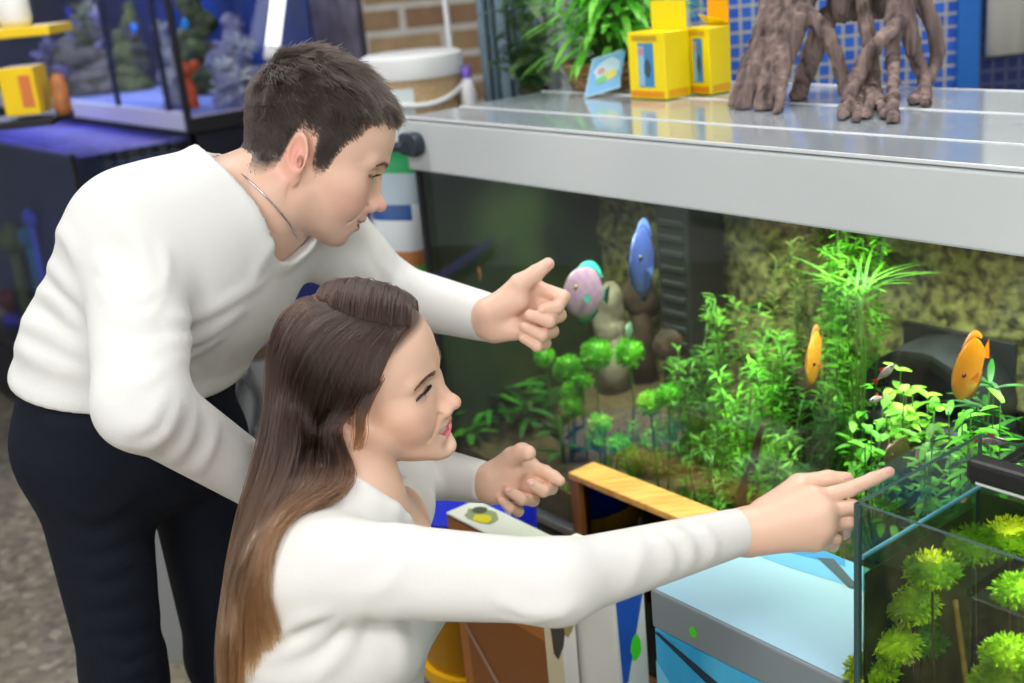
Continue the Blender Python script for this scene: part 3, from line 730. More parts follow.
    # loose wisps before the ear
    Wp = spline([W(378, 378, 1.335), W(368, 398, 1.330), W(361, 416, 1.330), W(360, 434, 1.335), W(357, 448, 1.338)], K)
    sets.append(Wp[None]+RNG.normal(size=(70, 1, 3))*.003+np.sin(t*5+RNG.random((70, 1, 1))*6)*.0015)
    # far side: from the parting over the crown, down behind the face
    rp = np.array([W(x, y, hit(lambda p: F((p-o) @ R), x, y, 1.0, 1.75)) for x, y, _ in spline([(409, 327, 0), (392, 326, 0), (360, 320, 0), (340, 312, 0), (318, 297, 0)], 40)])
    rl = (rp-o) @ R; m = 5200; q = RNG.random(m)*39; qi = np.minimum(q.astype(int), 38); qf = (q-qi)[:, None]
    q0 = rl[qi]*(1-qf)+rl[qi+1]*qf; a0 = np.arctan2(q0[:, 1], q0[:, 2]-.03)
    P = np.zeros((m, K, 3)); L = RNG.random(m)
    for k in range(K):
        tk = k/(K-1); s1 = min(1, tk/.55); ang = a0+(1.75-a0)*s1
        xx = q0[:, 0]*(1-.25*s1)-.008*s1+.004*math.sin(PI*min(1, s1*1.2))*(q0[:, 0] > .03)
        D = np.stack([0*xx, np.sin(ang), np.cos(ang)], 1); C0 = np.stack([xx, 0*xx, 0*xx+.03], 1); r = np.full(m, .13)
        for _ in range(12): r = r-np.maximum(F(C0+D*r[:, None])*.9, -.05)
        P[:, k] = C0+D*(r+.0015+(.002+.006*L)*min(1, tk*6))[:, None]
        if s1 >= 1: P[:, k] = P[:, k-1]+np.array([-.007, .0012, -.0095])
    P += RNG.normal(size=(m, 1, 3))*.0014+np.sin(t*8+RNG.random((m, 1, 3))*6.28)*.0012*t
    sets.append(tw(P.reshape(-1, 3)).reshape(m, K, 3))
    S = np.concatenate(sets); rad = np.full(K, .00042); rad[-6:] = np.linspace(.0004, .0001, 6)
    hair('hair', S, rad, m_hair_w, root)
    return root
# ------------------------------------------------------------------ the shop: room, big tank and what stands round it
TL = np.array([.60462, -.79651, 0]); TD = np.array([.79651, .60462, 0]); UP = np.array([0, 0, 1.])
A0 = onz(411, 116, 1.22)*np.array([1, 1, 0])
def T(s, d, z): return A0+TL*s+TD*d+UP*z                # along the tank, behind its front glass, height
def TP(x, y, d): return onplane(x, y, A0+TD*d, TD)      # point seen at x, y on the plane d behind the front glass
TM = frame_M(A0, TL, TD)                                # tank axes as a matrix
def glassmat(name, tint=(.97, .985, .975), refl=1.0, rough=0.0):
    if name in MATS: return MATS[name]
    t = NT(name); t.n.remove(t.b)
    lw = t.node('ShaderNodeLayerWeight'); lw.inputs['Blend'].default_value = .5
    p = t.node('ShaderNodeMath', operation='POWER'); p.inputs[1].default_value = 5; t.link(lw.outputs['Facing'], p.inputs[0])
    m = t.node('ShaderNodeMath', operation='MULTIPLY_ADD'); m.inputs[1].default_value = .95*refl; m.inputs[2].default_value = .045*refl; t.link(p.outputs[0], m.inputs[0])
    tr = t.node('ShaderNodeBsdfTransparent'); tr.inputs[0].default_value = (*tint, 1); gl = t.node('ShaderNodeBsdfGlossy'); gl.inputs['Roughness'].default_value = rough
    mx = t.node('ShaderNodeMixShader'); t.link(m.outputs[0], mx.inputs[0]); t.link(tr.outputs[0], mx.inputs[1]); t.link(gl.outputs[0], mx.inputs[2])
    t.link(mx.outputs[0], t.out.inputs['Surface']); MATS[name] = t.m; return t.m
def tintmat(name, tint):
    t = NT(name); t.n.remove(t.b); tr = t.node('ShaderNodeBsdfTransparent'); tr.inputs[0].default_value = (*tint, 1); t.link(tr.outputs[0], t.out.inputs['Surface']); MATS[name] = t.m; return t.m
def area(name, loc, size, power, target=None, col=(1, 1, 1), sy=None, spread=PI):
    l = bpy.data.lights.new(name, 'AREA'); l.energy = power; l.color = col; l.shape = 'RECTANGLE'; l.size = size; l.size_y = sy or size; l.spread = spread
    o = bpy.data.objects.new(name, l); COL.objects.link(o); o.location = loc
    d = Vector(target)-Vector(loc) if target is not None else Vector((0, 0, -1)); o.rotation_euler = d.to_track_quat('-Z', 'Y').to_euler(); return o
def brickmat(name, c1, c2, mortar, scale, w=.5, h=.25, msize=.02, axes='XZ', bump=.3, off=.5):
    t = NT(name); tc = t.node('ShaderNodeTexCoord'); mp = t.node('ShaderNodeMapping')
    t.link(tc.outputs['Object'], mp.inputs['Vector'])
    if axes == 'XZ': mp.inputs['Rotation'].default_value = (-PI/2, 0, 0)
    if axes == 'YZ': mp.inputs['Rotation'].default_value = (-PI/2, 0, -PI/2)
    b = t.node('ShaderNodeTexBrick'); b.offset = off; b.inputs['Scale'].default_value = scale; b.inputs['Brick Width'].default_value = w; b.inputs['Row Height'].default_value = h; b.inputs['Mortar Size'].default_value = msize
    b.inputs['Color1'].default_value = (*c1, 1); b.inputs['Color2'].default_value = (*c2, 1); b.inputs['Mortar'].default_value = (*mortar, 1); b.inputs['Mortar Smooth'].default_value = .2
    t.link(mp.outputs[0], b.inputs['Vector'])
    nz = t.node('ShaderNodeTexNoise'); nz.inputs['Scale'].default_value = 18; t.link(tc.outputs['Object'], nz.inputs['Vector'])
    mx = t.node('ShaderNodeMixRGB'); mx.blend_type = 'OVERLAY'; mx.inputs[0].default_value = .35; t.link(b.outputs['Color'], mx.inputs[1]); t.link(nz.outputs['Fac'], mx.inputs[2])
    t.link(mx.outputs[0], t.b.inputs['Base Color']); setp(t.b, Roughness=.7)
    bp = t.node('ShaderNodeBump'); bp.invert = True; bp.inputs['Strength'].default_value = bump; bp.inputs['Distance'].default_value = .01; t.link(b.outputs['Fac'], bp.inputs['Height']); t.link(bp.outputs[0], t.b.inputs['Normal'])
    MATS[name] = t.m; return t.m
m_glass = glassmat('aquarium_glass'); m_edge = mat('green_glass_edge', rgb(58, 84, 82), .25); m_black = mat('black_plastic', (.012, .012, .014), .4); m_white = mat('white_plastic', rgb(236, 238, 238), .4)
m_rubber = mat('black_silicone', (.008, .009, .01), .6)
X0, X1, Y0, Y1, ZC = -3.6, 2.7, -2.6, 7.0, 2.9
def structure(name, b, m, smooth=False): o = b.done(name, m, smooth=smooth); o['kind'] = 'structure'; return o
def build_room():
    # terrazzo floor
    t = NT('terrazzo'); tc = t.node('ShaderNodeTexCoord'); v = t.node('ShaderNodeTexVoronoi'); v.inputs['Scale'].default_value = 42; v.inputs['Randomness'].default_value = 1; t.link(tc.outputs['Object'], v.inputs['Vector'])
    rp = t.node('ShaderNodeValToRGB'); e = rp.color_ramp.elements; e[0].color = (*rgb(128, 120, 100), 1); e[1].color = (*rgb(182, 172, 150), 1); e.new(.45).color = (*rgb(154, 146, 124), 1); e.new(.7).color = (*rgb(112, 106, 92), 1)
    sp = t.node('ShaderNodeSeparateColor'); t.link(v.outputs['Color'], sp.inputs[0]); t.link(sp.outputs[0], rp.inputs[0])
    nz = t.node('ShaderNodeTexNoise'); nz.inputs['Scale'].default_value = 9; nz.inputs['Detail'].default_value = 8; t.link(tc.outputs['Object'], nz.inputs['Vector']); mx = t.node('ShaderNodeMixRGB'); mx.blend_type = 'OVERLAY'; mx.inputs[0].default_value = .5
    t.link(rp.outputs[0], mx.inputs[1]); t.link(nz.outputs['Fac'], mx.inputs[2]); t.link(mx.outputs[0], t.b.inputs['Base Color']); setp(t.b, Roughness=.35)
    cx, cy, sx, sy = (X0+X1)/2, (Y0+Y1)/2, X1-X0, Y1-Y0
    b = B(); b.box((cx, cy, -.05), (sx+.2, sy+.2, .1)); structure('floor', b, t.m)
    wm_ = mat('wall_paint', rgb(222, 224, 226), .8, col2=rgb(212, 214, 217), scale=3)
    b = B(); b.box((cx, cy, ZC+.05), (sx+.2, sy+.2, .1)); structure('ceiling', b, wm_)
    br = brickmat('brick', rgb(146, 116, 86), rgb(178, 152, 112), rgb(206, 202, 194), 1.0, .26, .085, .012)
    b = B(); b.box((cx, Y1+.05, ZC/2), (sx+.2, .1, ZC)); structure('wall_back', b, wm_)
    c = W(417, 30, 3.95); b = B(); b.box((c[0]+.03, c[1]+.15, ZC/2), (.40, .3, ZC)); structure('column', b, br)
    b = B(); b.box((cx, Y0-.05, ZC/2), (sx+.2, .1, ZC)); structure('wall_front', b, wm_)
    b = B(); b.box((X0-.05, cy, ZC/2), (.1, sy, ZC)); structure('wall_left', b, wm_)
    b = B(); b.box((X1+.05, cy, ZC/2), (.1, sy, ZC)); structure('wall_right', b, wm_)
    # grey rough pillar behind the left tanks and the blue-grey door frame by the plants
    c = W(322, 30, 4.15); b = B(); b.box((c[0], c[1]+.12, ZC/2), (.262, .24, ZC), bev=.01); structure('column', b, mat('rough_render', rgb(120, 112, 128), .9, col2=rgb(158, 150, 164), scale=30, bump=.8, bscale=35, stretch=(1, 1, .35)))
    c0 = W(481, 60, 3.0); c1 = W(545, 60, 3.0); b = B(); w = (c1-c0)[0]
    for k, (u, ww, dy) in enumerate(((.06, .12, 0), (.20, .10, .02), (.36, .16, -.005), (.53, .10, .02), (.78, .36, .0))): b.box((c0[0]+w*u, c0[1]+.05+dy, 1.25), (w*ww, .08, 2.5), bev=.004)
    b.box((c0[0]+w*.5, c0[1]+.13, 1.25), (w, .06, 2.5)); structure('trim_1', b, mat('blue_grey_metal', rgb(112, 136, 150), .45, col2=rgb(98, 120, 134), scale=4, stretch=(6, 6, .5)))
    b = B(); b.box((-.9, Y0+.006, 2.0), (2.4, .012, 1.4)); pn = structure('fill_pane_1', b, mat('fill_pane_glow', (.9, .95, 1), .2, emit=(.95, .98, 1), estr=1.5))  # invented glowing pane and frame behind the camera, added to back the fill light
    b = B()
    for x, z, w, h in ((-.9, 2.72, 2.5, .06), (-.9, 1.28, 2.5, .06), (-2.12, 2.0, .06, 1.4), (.32, 2.0, .06, 1.4), (-.9, 2.0, .05, 1.4)): b.box((x, Y0+.02, z), (w, .04, h), None, .004)
    o = b.done('fill_pane_frame', m_white, pn); o['kind'] = 'structure'
    # ceiling lamps
    for i, (x, y, l) in enumerate(((-1.2, -.6, 'over the entrance side'), (1.0, -.6, 'over the camera side'), (-1.2, 2.2, 'over the couple'), (1.0, 2.4, 'over the planted tank'))):
        r = empty('ceiling_lamp', (x, y, ZC), 'white flat ceiling lamp '+l, 'lamp', 'ceiling lamps'); b = B(); b.box((x, y, ZC-.03), (1.25, .32, .06), bev=.01); b.done('lamp_housing', m_white, r)
        b = B(); b.box((x, y, ZC-.063), (1.18, .26, .008), bev=.003); b.done('diffuser', mat('lamp_diffuser', (1, 1, 1), .6, emit=(1, 1, 1), estr=4), r)
# ---------------------------------------------------------------- the big planted tank
L_T, D_T, Z0, Z1, ZH = 1.62, .52, .478, 1.124, 1.22
def bx(b, s0, s1, d0, d1, z0, z1, bev=0, mi=0): return b.box(((s0+s1)/2, (d0+d1)/2, (z0+z1)/2), (s1-s0, d1-d0, z1-z0), TM, bev, mi)
def build_tank():
    r = empty('aquarium', T(.8, .26, Z0), 'large planted aquarium under a long silver grey hood', 'aquarium')
    hm = mat('silver_grey_hood', rgb(212, 217, 217), .32, .0, col2=rgb(204, 210, 211), scale=3, coat=.25)
    b = B(); bx(b, -.008, L_T, -.014, .535, Z1-.004, ZH-.006, .004); hood = b.done('hood', hm, r)
    tp = mat('hood_lid_grey', rgb(176, 188, 196), .16, .2, coat=.5)
    for d0, d1 in ((-.008, .116), (.124, .326), (.334, .530)):
        b = B(); bx(b, -.003, L_T-.004, d0, d1, ZH-.007, ZH, .0025); b.done('lid', tp, hood)
    st = mat('bright_aluminium_strip', rgb(235, 238, 240), .3, .2)
    for d in (-.011, .120, .330, .533):
        b = B(); bx(b, -.006, L_T-.002, d-.0024, d+.0024, ZH-.0035, ZH+.0015, .001); b.done('edge_strip', st, hood)
    # black plastic clamp holding the end of the hood
    b = B(); q = T(.012, -.016, 1.168); b.box((.022, -.026, 1.172), (.05, .022, .042), TM, .008); b.tube([T(-.05, -.02, 1.160), T(-.01, -.032, 1.166), T(.03, -.04, 1.170)], .010, 8); b.lathe([(0, -.012), (.021, -.012), (.024, 0), (.021, .012), (0, .012)], n=20, M=TM @ Matrix.Translation((.036, -.024, 1.172)) @ Matrix.Rotation(PI/2, 4, 'X'), cap=False)
    b.done('clamp', mat('dark_grey_plastic', rgb(50, 58, 70), .4), r, smooth=True, angle=35)
    b = B(); bx(b, 0, .010, .010, D_T, Z0, Z1); b.done('side_panel', mat('dark_green_film', rgb(24, 34, 22), .6, col2=rgb(52, 66, 34), scale=7), r)
    for nm, a in (('front_glass', (0, L_T-.01, -.0, .010)), ('side_glass', (L_T-.02, L_T-.01, .010, D_T))):
        b = B(); bx(b, *a, Z0, Z1); b.done(nm, m_glass, r)
    for s in (.004, L_T-.014):
        b = B(); bx(b, s-.0062, s+.0062, -.0045, .012, Z0, Z1, .002); b.done('corner_seam', m_rubber, r)
    b = B(); bx(b, -.006, L_T-.004, -.006, D_T+.004, Z0-.012, Z0+.004, .002); b.done('base_trim', mat('grey_trim', rgb(120, 124, 126), .4), r)
    # relief wall at the back of the tank
    nu, nz_ = 150, 70; P = []
    for i in range(nu):
        row = []
        for j in range(nz_):
            s = .012+(L_T-.035)*i/(nu-1); z = Z0+.01+(Z1-Z0-.012)*j/(nz_-1)
            q = Vector((s*5, z*9, 3.1)); from_n = noise.noise(q)*.5+noise.noise(q*2.6)*.28+noise.noise(q*7)*.13
            row.append(T(s, D_T-.075+.05*from_n-.035*max(0, noise.noise(Vector((s*2, z*14, 8)))), z))
        P.append(row)
    b = B(); b.grid(P); b.done('rock_back_wall', mat('mossy_rock', rgb(40, 42, 22), .9, col2=rgb(140, 134, 80), scale=55, bump=.9, bscale=90, detail=8), r, smooth=True)
    b = B(); bx(b, .0, L_T-.01, D_T-.004, D_T+.004, Z0, Z1); b.done('back_panel', m_black, r)
    b = B(); bx(b, .011, L_T-.021, .011, D_T-.006, Z0+.006, Z1-.03); w = b.done('water', tintmat('tank_water', (.86, .91, .84)), r)
    # gravel bed
    P = [[T(.014+(L_T-.038)*i/99, .013+(D_T-.10)*j/39, Z0+.012+ground(.014+(L_T-.038)*i/99, .013+(D_T-.10)*j/39)) for j in range(40)] for i in range(100)]
    lo_ = [[q-UP*(q[2]-Z0-.006) for q in row] for row in P]
    b = B(); b.grid(P)
    for row, low in ((P[0], lo_[0]), (P[-1], lo_[-1])): b.grid([row, low])
    b.grid([[p[0] for p in P], [p[0] for p in lo_]])
    o = b.done('gravel', mat('brown_gravel', rgb(46, 36, 20), .9, col2=rgb(96, 76, 44), scale=140, bump=.9, bscale=160), smooth=True); tagit(o, 'brown gravel bed sloping up to the back of the big aquarium', 'gravel', kind='stuff')
    # stand
    r2 = empty('aquarium_stand', T(.8, .26, 0), 'black cabinet carrying the large aquarium', 'cabinet')
    b = B(); bx(b, -.005, L_T-.005, .03, D_T+.005, .0, Z0-.012, .003); b.done('cabinet_body', mat('black_cabinet', rgb(26, 24, 24), .45), r2)
    for k in range(3):
        b = B(); bx(b, .01+k*.53, .525+k*.53, .012, .03, .06, Z0-.03, .003); dr = b.done('door', MATS['black_cabinet'], r2); b = B(); b.tube([T(.46+k*.53, .0, .30), T(.46+k*.53, -.006, .33), T(.46+k*.53, .0, .38)], .005); b.done('handle', m_chain, dr, smooth=True)
    return r

def ground(s, d): return .055+.16*d+.02*noise.noise(Vector((s*4, d*5, 1)))+.006*noise.noise(Vector((s*20, d*20, 4)))
# ---------------------------------------------------------------- plants
def leafmat(name, c1, c2, tr=.35, rough=.5):
    if name in MATS: return MATS[name]
    m = mat(name, c1, rough, col2=c2, scale=30); t = m.node_tree; b = t.nodes['Principled BSDF']; out = t.nodes['Material Output']
    tl = t.nodes.new('ShaderNodeBsdfTranslucent'); t.links.new(b.inputs['Base Color'].links[0].from_socket, tl.inputs[0]); mx = t.nodes.new('ShaderNodeMixShader'); mx.inputs[0].default_value = tr
    t.links.new(b.outputs[0], mx.inputs[1]); t.links.new(tl.outputs[0], mx.inputs[2]); t.links.new(mx.outputs[0], out.inputs['Surface']); return m
G1 = leafmat('vivid_green_leaf', rgb(60, 150, 20), rgb(120, 205, 40)); G2 = leafmat('mid_green_leaf', rgb(48, 110, 22), rgb(96, 160, 40)); G3 = leafmat('dark_green_leaf', rgb(14, 62, 18), rgb(34, 110, 24)); G4 = leafmat('lime_green_leaf', rgb(110, 190, 50), rgb(170, 225, 80)); G5 = leafmat('yellow_green_moss', rgb(140, 178, 10), rgb(214, 232, 36)); G6 = leafmat('dull_green_leaf', rgb(52, 84, 52), rgb(110, 140, 90))
m_stem = mat('green_stem', rgb(70, 110, 40), .6); m_wood = mat('driftwood_bark', rgb(66, 52, 50), .9, col2=rgb(160, 138, 130), scale=60, bump=1, bscale=110, stretch=(1, 1, .14), detail=8, lo=.3, hi=.72)
m_dkwood = mat('dark_sunken_wood', rgb(30, 20, 14), .8, col2=rgb(66, 44, 28), scale=30, bump=.8, bscale=60)
def leaf(b, base, d, up, L, w, n=5, curl=.3, mi=0, fold=.15):
    """one blade: base, direction, length, width"""
    d = nrm(d); sd = nrm(np.cross(d, up)+1e-6); nn = np.cross(sd, d); P = []
    for k in range(n):
        t = k/(n-1); c = np.asarray(base)+d*L*t-nn*curl*L*t*t; ww = w*math.sin(PI*min(.98, .12+.86*t))**.8*.5
        P.append([c-sd*ww, c-nn*fold*ww, c+sd*ww])
    b.grid(P, mi)
def plant(name, base, label, cat='plant', group=None):
    return empty(name, base, label, cat, group)
def stem_plant(base, h, r_, label, mt, leafL=.02, leafw=.005, dens=220, lean=(0, 0), group=None, ns=1, wob=.01, name='aquarium_plant'):
    o = plant(name, base, label, 'plant', group); bl = B(); bs = B()
    for q in range(ns):
        ox = np.array([random.gauss(0, r_), random.gauss(0, r_), 0]) if ns > 1 else np.zeros(3); hh = h*random.uniform(.7, 1.0) if ns > 1 else h; ph = random.random()*6
        pts = [np.asarray(base)+ox+UP*(hh*t)+np.array([lean[0]*t*t+wob*math.sin(ph+4*t)*t, lean[1]*t*t+wob*math.cos(ph+3*t)*t, 0]) for t in np.linspace(0, 1, 9)]
        bs.tube(pts, [.0016-.0008*k/8 for k in range(9)], 5); pa = np.array(pts)
        for k in range(int(hh*dens)):
            t = random.uniform(.08, 1)*8; i = min(int(t), 7); p = pa[i]+(pa[i+1]-pa[i])*(t-i); a = random.random()*6.28; u = random.uniform(.1, .9)
            leaf(bl, p, (math.cos(a), math.sin(a), u), UP, leafL*random.uniform(.6, 1.2), leafw, 4, .3)
    bs.done('stem', m_stem, o, smooth=True); bl.done('leaves', mt, o, smooth=True); return o
def tuft(b, base, n, L, w, spread=.5, curl=.35, k=5):
    for _ in range(n):
        a = random.random()*6.28; u = random.random()*spread
        leaf(b, np.asarray(base)+np.array([random.gauss(0, .004), random.gauss(0, .004), 0]), (math.cos(a)*u, math.sin(a)*u, 1), UP if u < .05 else (math.cos(a), math.sin(a), .2), L*random.uniform(.55, 1.1), w, k, curl)
def moss(b, c, r, n=260, w=.0035, L=.009, sc=(1, 1, 1)):
    c = np.asarray(c)
    for _ in range(n):
        d = nrm(RNG.normal(size=3)); p = c+d*r*np.array(sc)*random.uniform(.72, .95); leaf(b, p, d+RNG.normal(size=3)*.5, RNG.normal(size=3), L*random.uniform(.6, 1.3), w, 3, .2)
def moss_plant(top, r, base, label, mt, group=None, cat='plant'):
    o = plant('moss_ball_plant', base, label, cat, group); b = B(); b.tube(spline([base, (np.asarray(base)+top)/2+RNG.normal(size=3)*.006, top], 7), .0022, 6); b.done('stem', m_stem, o, smooth=True)
    b = B(); b.ico(top, r*.86, 3, jit=.06); moss(b, top, r, int(300*(r/.02)**1.2)); b.done('head', mt, o, smooth=True); return o
# ---------------------------------------------------------------- fish
def discus(c, H, fwd, label, pal, cat='fish', group=None, tilt=0.0, Lr=1.08, th=.17):
    """disc-shaped fish: H body height; fwd heading; pal = (body, second, fin, eye)"""
    o = empty('fish', c, label, cat, group); f = nrm(fwd); s = nrm(np.cross(UP, f)); u = np.cross(f, s)
    tw = lambda P: np.asarray(c)+P[:, :1]*f*H+P[:, 1:2]*s*H+P[:, 2:]*u*H
    V, Fc, C = [], [], []; nu, nv = 34, 28
    for i in range(nu):
        t = i/(nu-1); x = Lr*(.5-t); e = max(1e-3, 1-(2*t-1)**2)
        hz = .40*e**.5*(1-.06*(t > .9)); hz *= (1 if t < .72 else 1-1.2*(t-.72)**1.2); hz = max(hz, .05 if t > .6 else .012); ty = th*.5*e**.6*(1.15-.7*t)+.004
        for j in range(nv):
            a = 2*PI*j/nv; V.append((x, ty*math.cos(a)*abs(math.cos(a))**.2, hz*math.sin(a)+.015*(1-t)))
            k = .5+.5*math.sin(x*23+3*math.sin(hz*math.sin(a)*16)); n_ = .5+.5*noise.noise(Vector((x*11, math.sin(a)*4, 2)))
            w_ = np.clip(.55*k+.6*n_-.2, 0, 1); C.append(np.asarray(pal[0])*(1-w_)+np.asarray(pal[1])*w_)
    Fc = [(i*nv+j, i*nv+(j+1) % nv, (i+1)*nv+(j+1) % nv, (i+1)*nv+j) for i in range(nu-1) for j in range(nv)]+[tuple(range(nv)), tuple(range((nu-1)*nv, nu*nv))[::-1]]
    fm = matv('fish_scales', .3, sss=.05); mesh_obj('fish_body', tw(np.array(V)), Fc, fm, o, cols=np.array(C))
    fin = mat('fin_'+'%02x%02x%02x' % tuple(int(255*v) for v in pal[2]), tuple(pal[2]), .4)
    def finmesh(nm, base, tip):
        b = B(); n_ = len(base); rows = []
        for side in (-.006, .006): rows.append([tw(np.array([[p[0], side*(1 if 0 else .8), p[1]]]))[0] for p in base])
        mid = [tw(np.array([[p[0], 0, p[1]]]))[0] for p in tip]
        b.grid([rows[0], mid, rows[1]]); b.done(nm, fin, o, smooth=True)
    xs = np.linspace(.26, -.42, 16)
    top = [(x, .015+.39*max(0, 1-(2*x/Lr)**2)**.5) for x in xs]
    finmesh('dorsal_fin', top, [(x-.05, z+.10*math.sin(PI*min(1, .12+.86*k/15))**.7+.006*(k % 2)) for k, (x, z) in enumerate(top)])
    bot = [(x, .015-.39*max(0, 1-(2*x/Lr)**2)**.5) for x in xs[3:]]
    finmesh('anal_fin', bot, [(x-.05, z-.11*math.sin(PI*min(1, .12+.86*k/12))**.7-.006*(k % 2)) for k, (x, z) in enumerate(bot)])
    finmesh('tail_fin', [(-.50, z) for z in np.linspace(.06, -.06, 9)], [(-.70+.03*abs(z)*4, z*2.6) for z in np.linspace(.06, -.06, 9)])
    for sd in (-1, 1):
        b = B(); p0 = np.array([.17, sd*th*.5, -.06]); rows = []
        for k in range(5):
            a = -.5+.35*k; q = p0+np.array([-.16*math.cos(a), sd*.05, -.16*math.sin(a)*.8]); rows.append([tw(p0[None])[0], tw(((p0+q)/2+[0, sd*.012, 0])[None])[0], tw(q[None])[0]])
        b.grid(rows); b.done('pectoral_fin', fin, o, smooth=True)
        e = tw(np.array([[.335, sd*th*.36, .075]]))[0]; b = B(); b.ico(e, .034*H*1.15, 2); ey = b.done('eye', mat('fish_iris_'+'%02x%02x%02x' % tuple(int(255*v) for v in pal[3]), tuple(pal[3]), .15), o, smooth=True)
        b = B(); b.ico(e+s*sd*.018*H+f*.006*H, .024*H, 2); b.done('pupil', m_black, ey, smooth=True)
    return o
def tetra(c, L, fwd, label):
    o = empty('small_fish', c, label, 'fish'); f = nrm(fwd); s = nrm(np.cross(UP, f)); u = np.cross(f, s); c = np.asarray(c)
    b = B(); n = 10; rings = []
    for k in range(12):
        t = k/11; hz = .17*math.sin(PI*min(.97, .06+.92*t))**.7*(1 if t < .6 else 1-.8*(t-.6)); rings.append([c+f*L*(.5-t)+(u*math.sin(a)*hz+s*math.cos(a)*hz*.45)*L for a in np.linspace(0, 2*PI, n+1)])
    b.grid(rings); b.done('fish_body', mat('silver_rose_fish', rgb(150, 110, 115), .25, col2=rgb(215, 200, 205), scale=60), o, smooth=True)
    fm = mat('red_fin', rgb(190, 40, 40), .4)
    for nm, pts in (('tail_fin', [(-.48, .04), (-.48, -.04), (-.72, -.16), (-.62, 0), (-.72, .16)]), ('dorsal_fin', [(.08, .15), (-.14, .14), (-.16, .30), (-.02, .28)])):
        b = B(); b.poly([c+f*x*L+u*z*L-s*.006*L for x, z in pts], s*.012*L); b.done(nm, fm, o)
    for sd in (-1, 1): b = B(); b.ico(c+f*.36*L+s*sd*.062*L+u*.03*L, .045*L, 2); b.done('eye', mat('dark_fish_eye', (.01, .01, .012), .1), o, smooth=True)
    return o
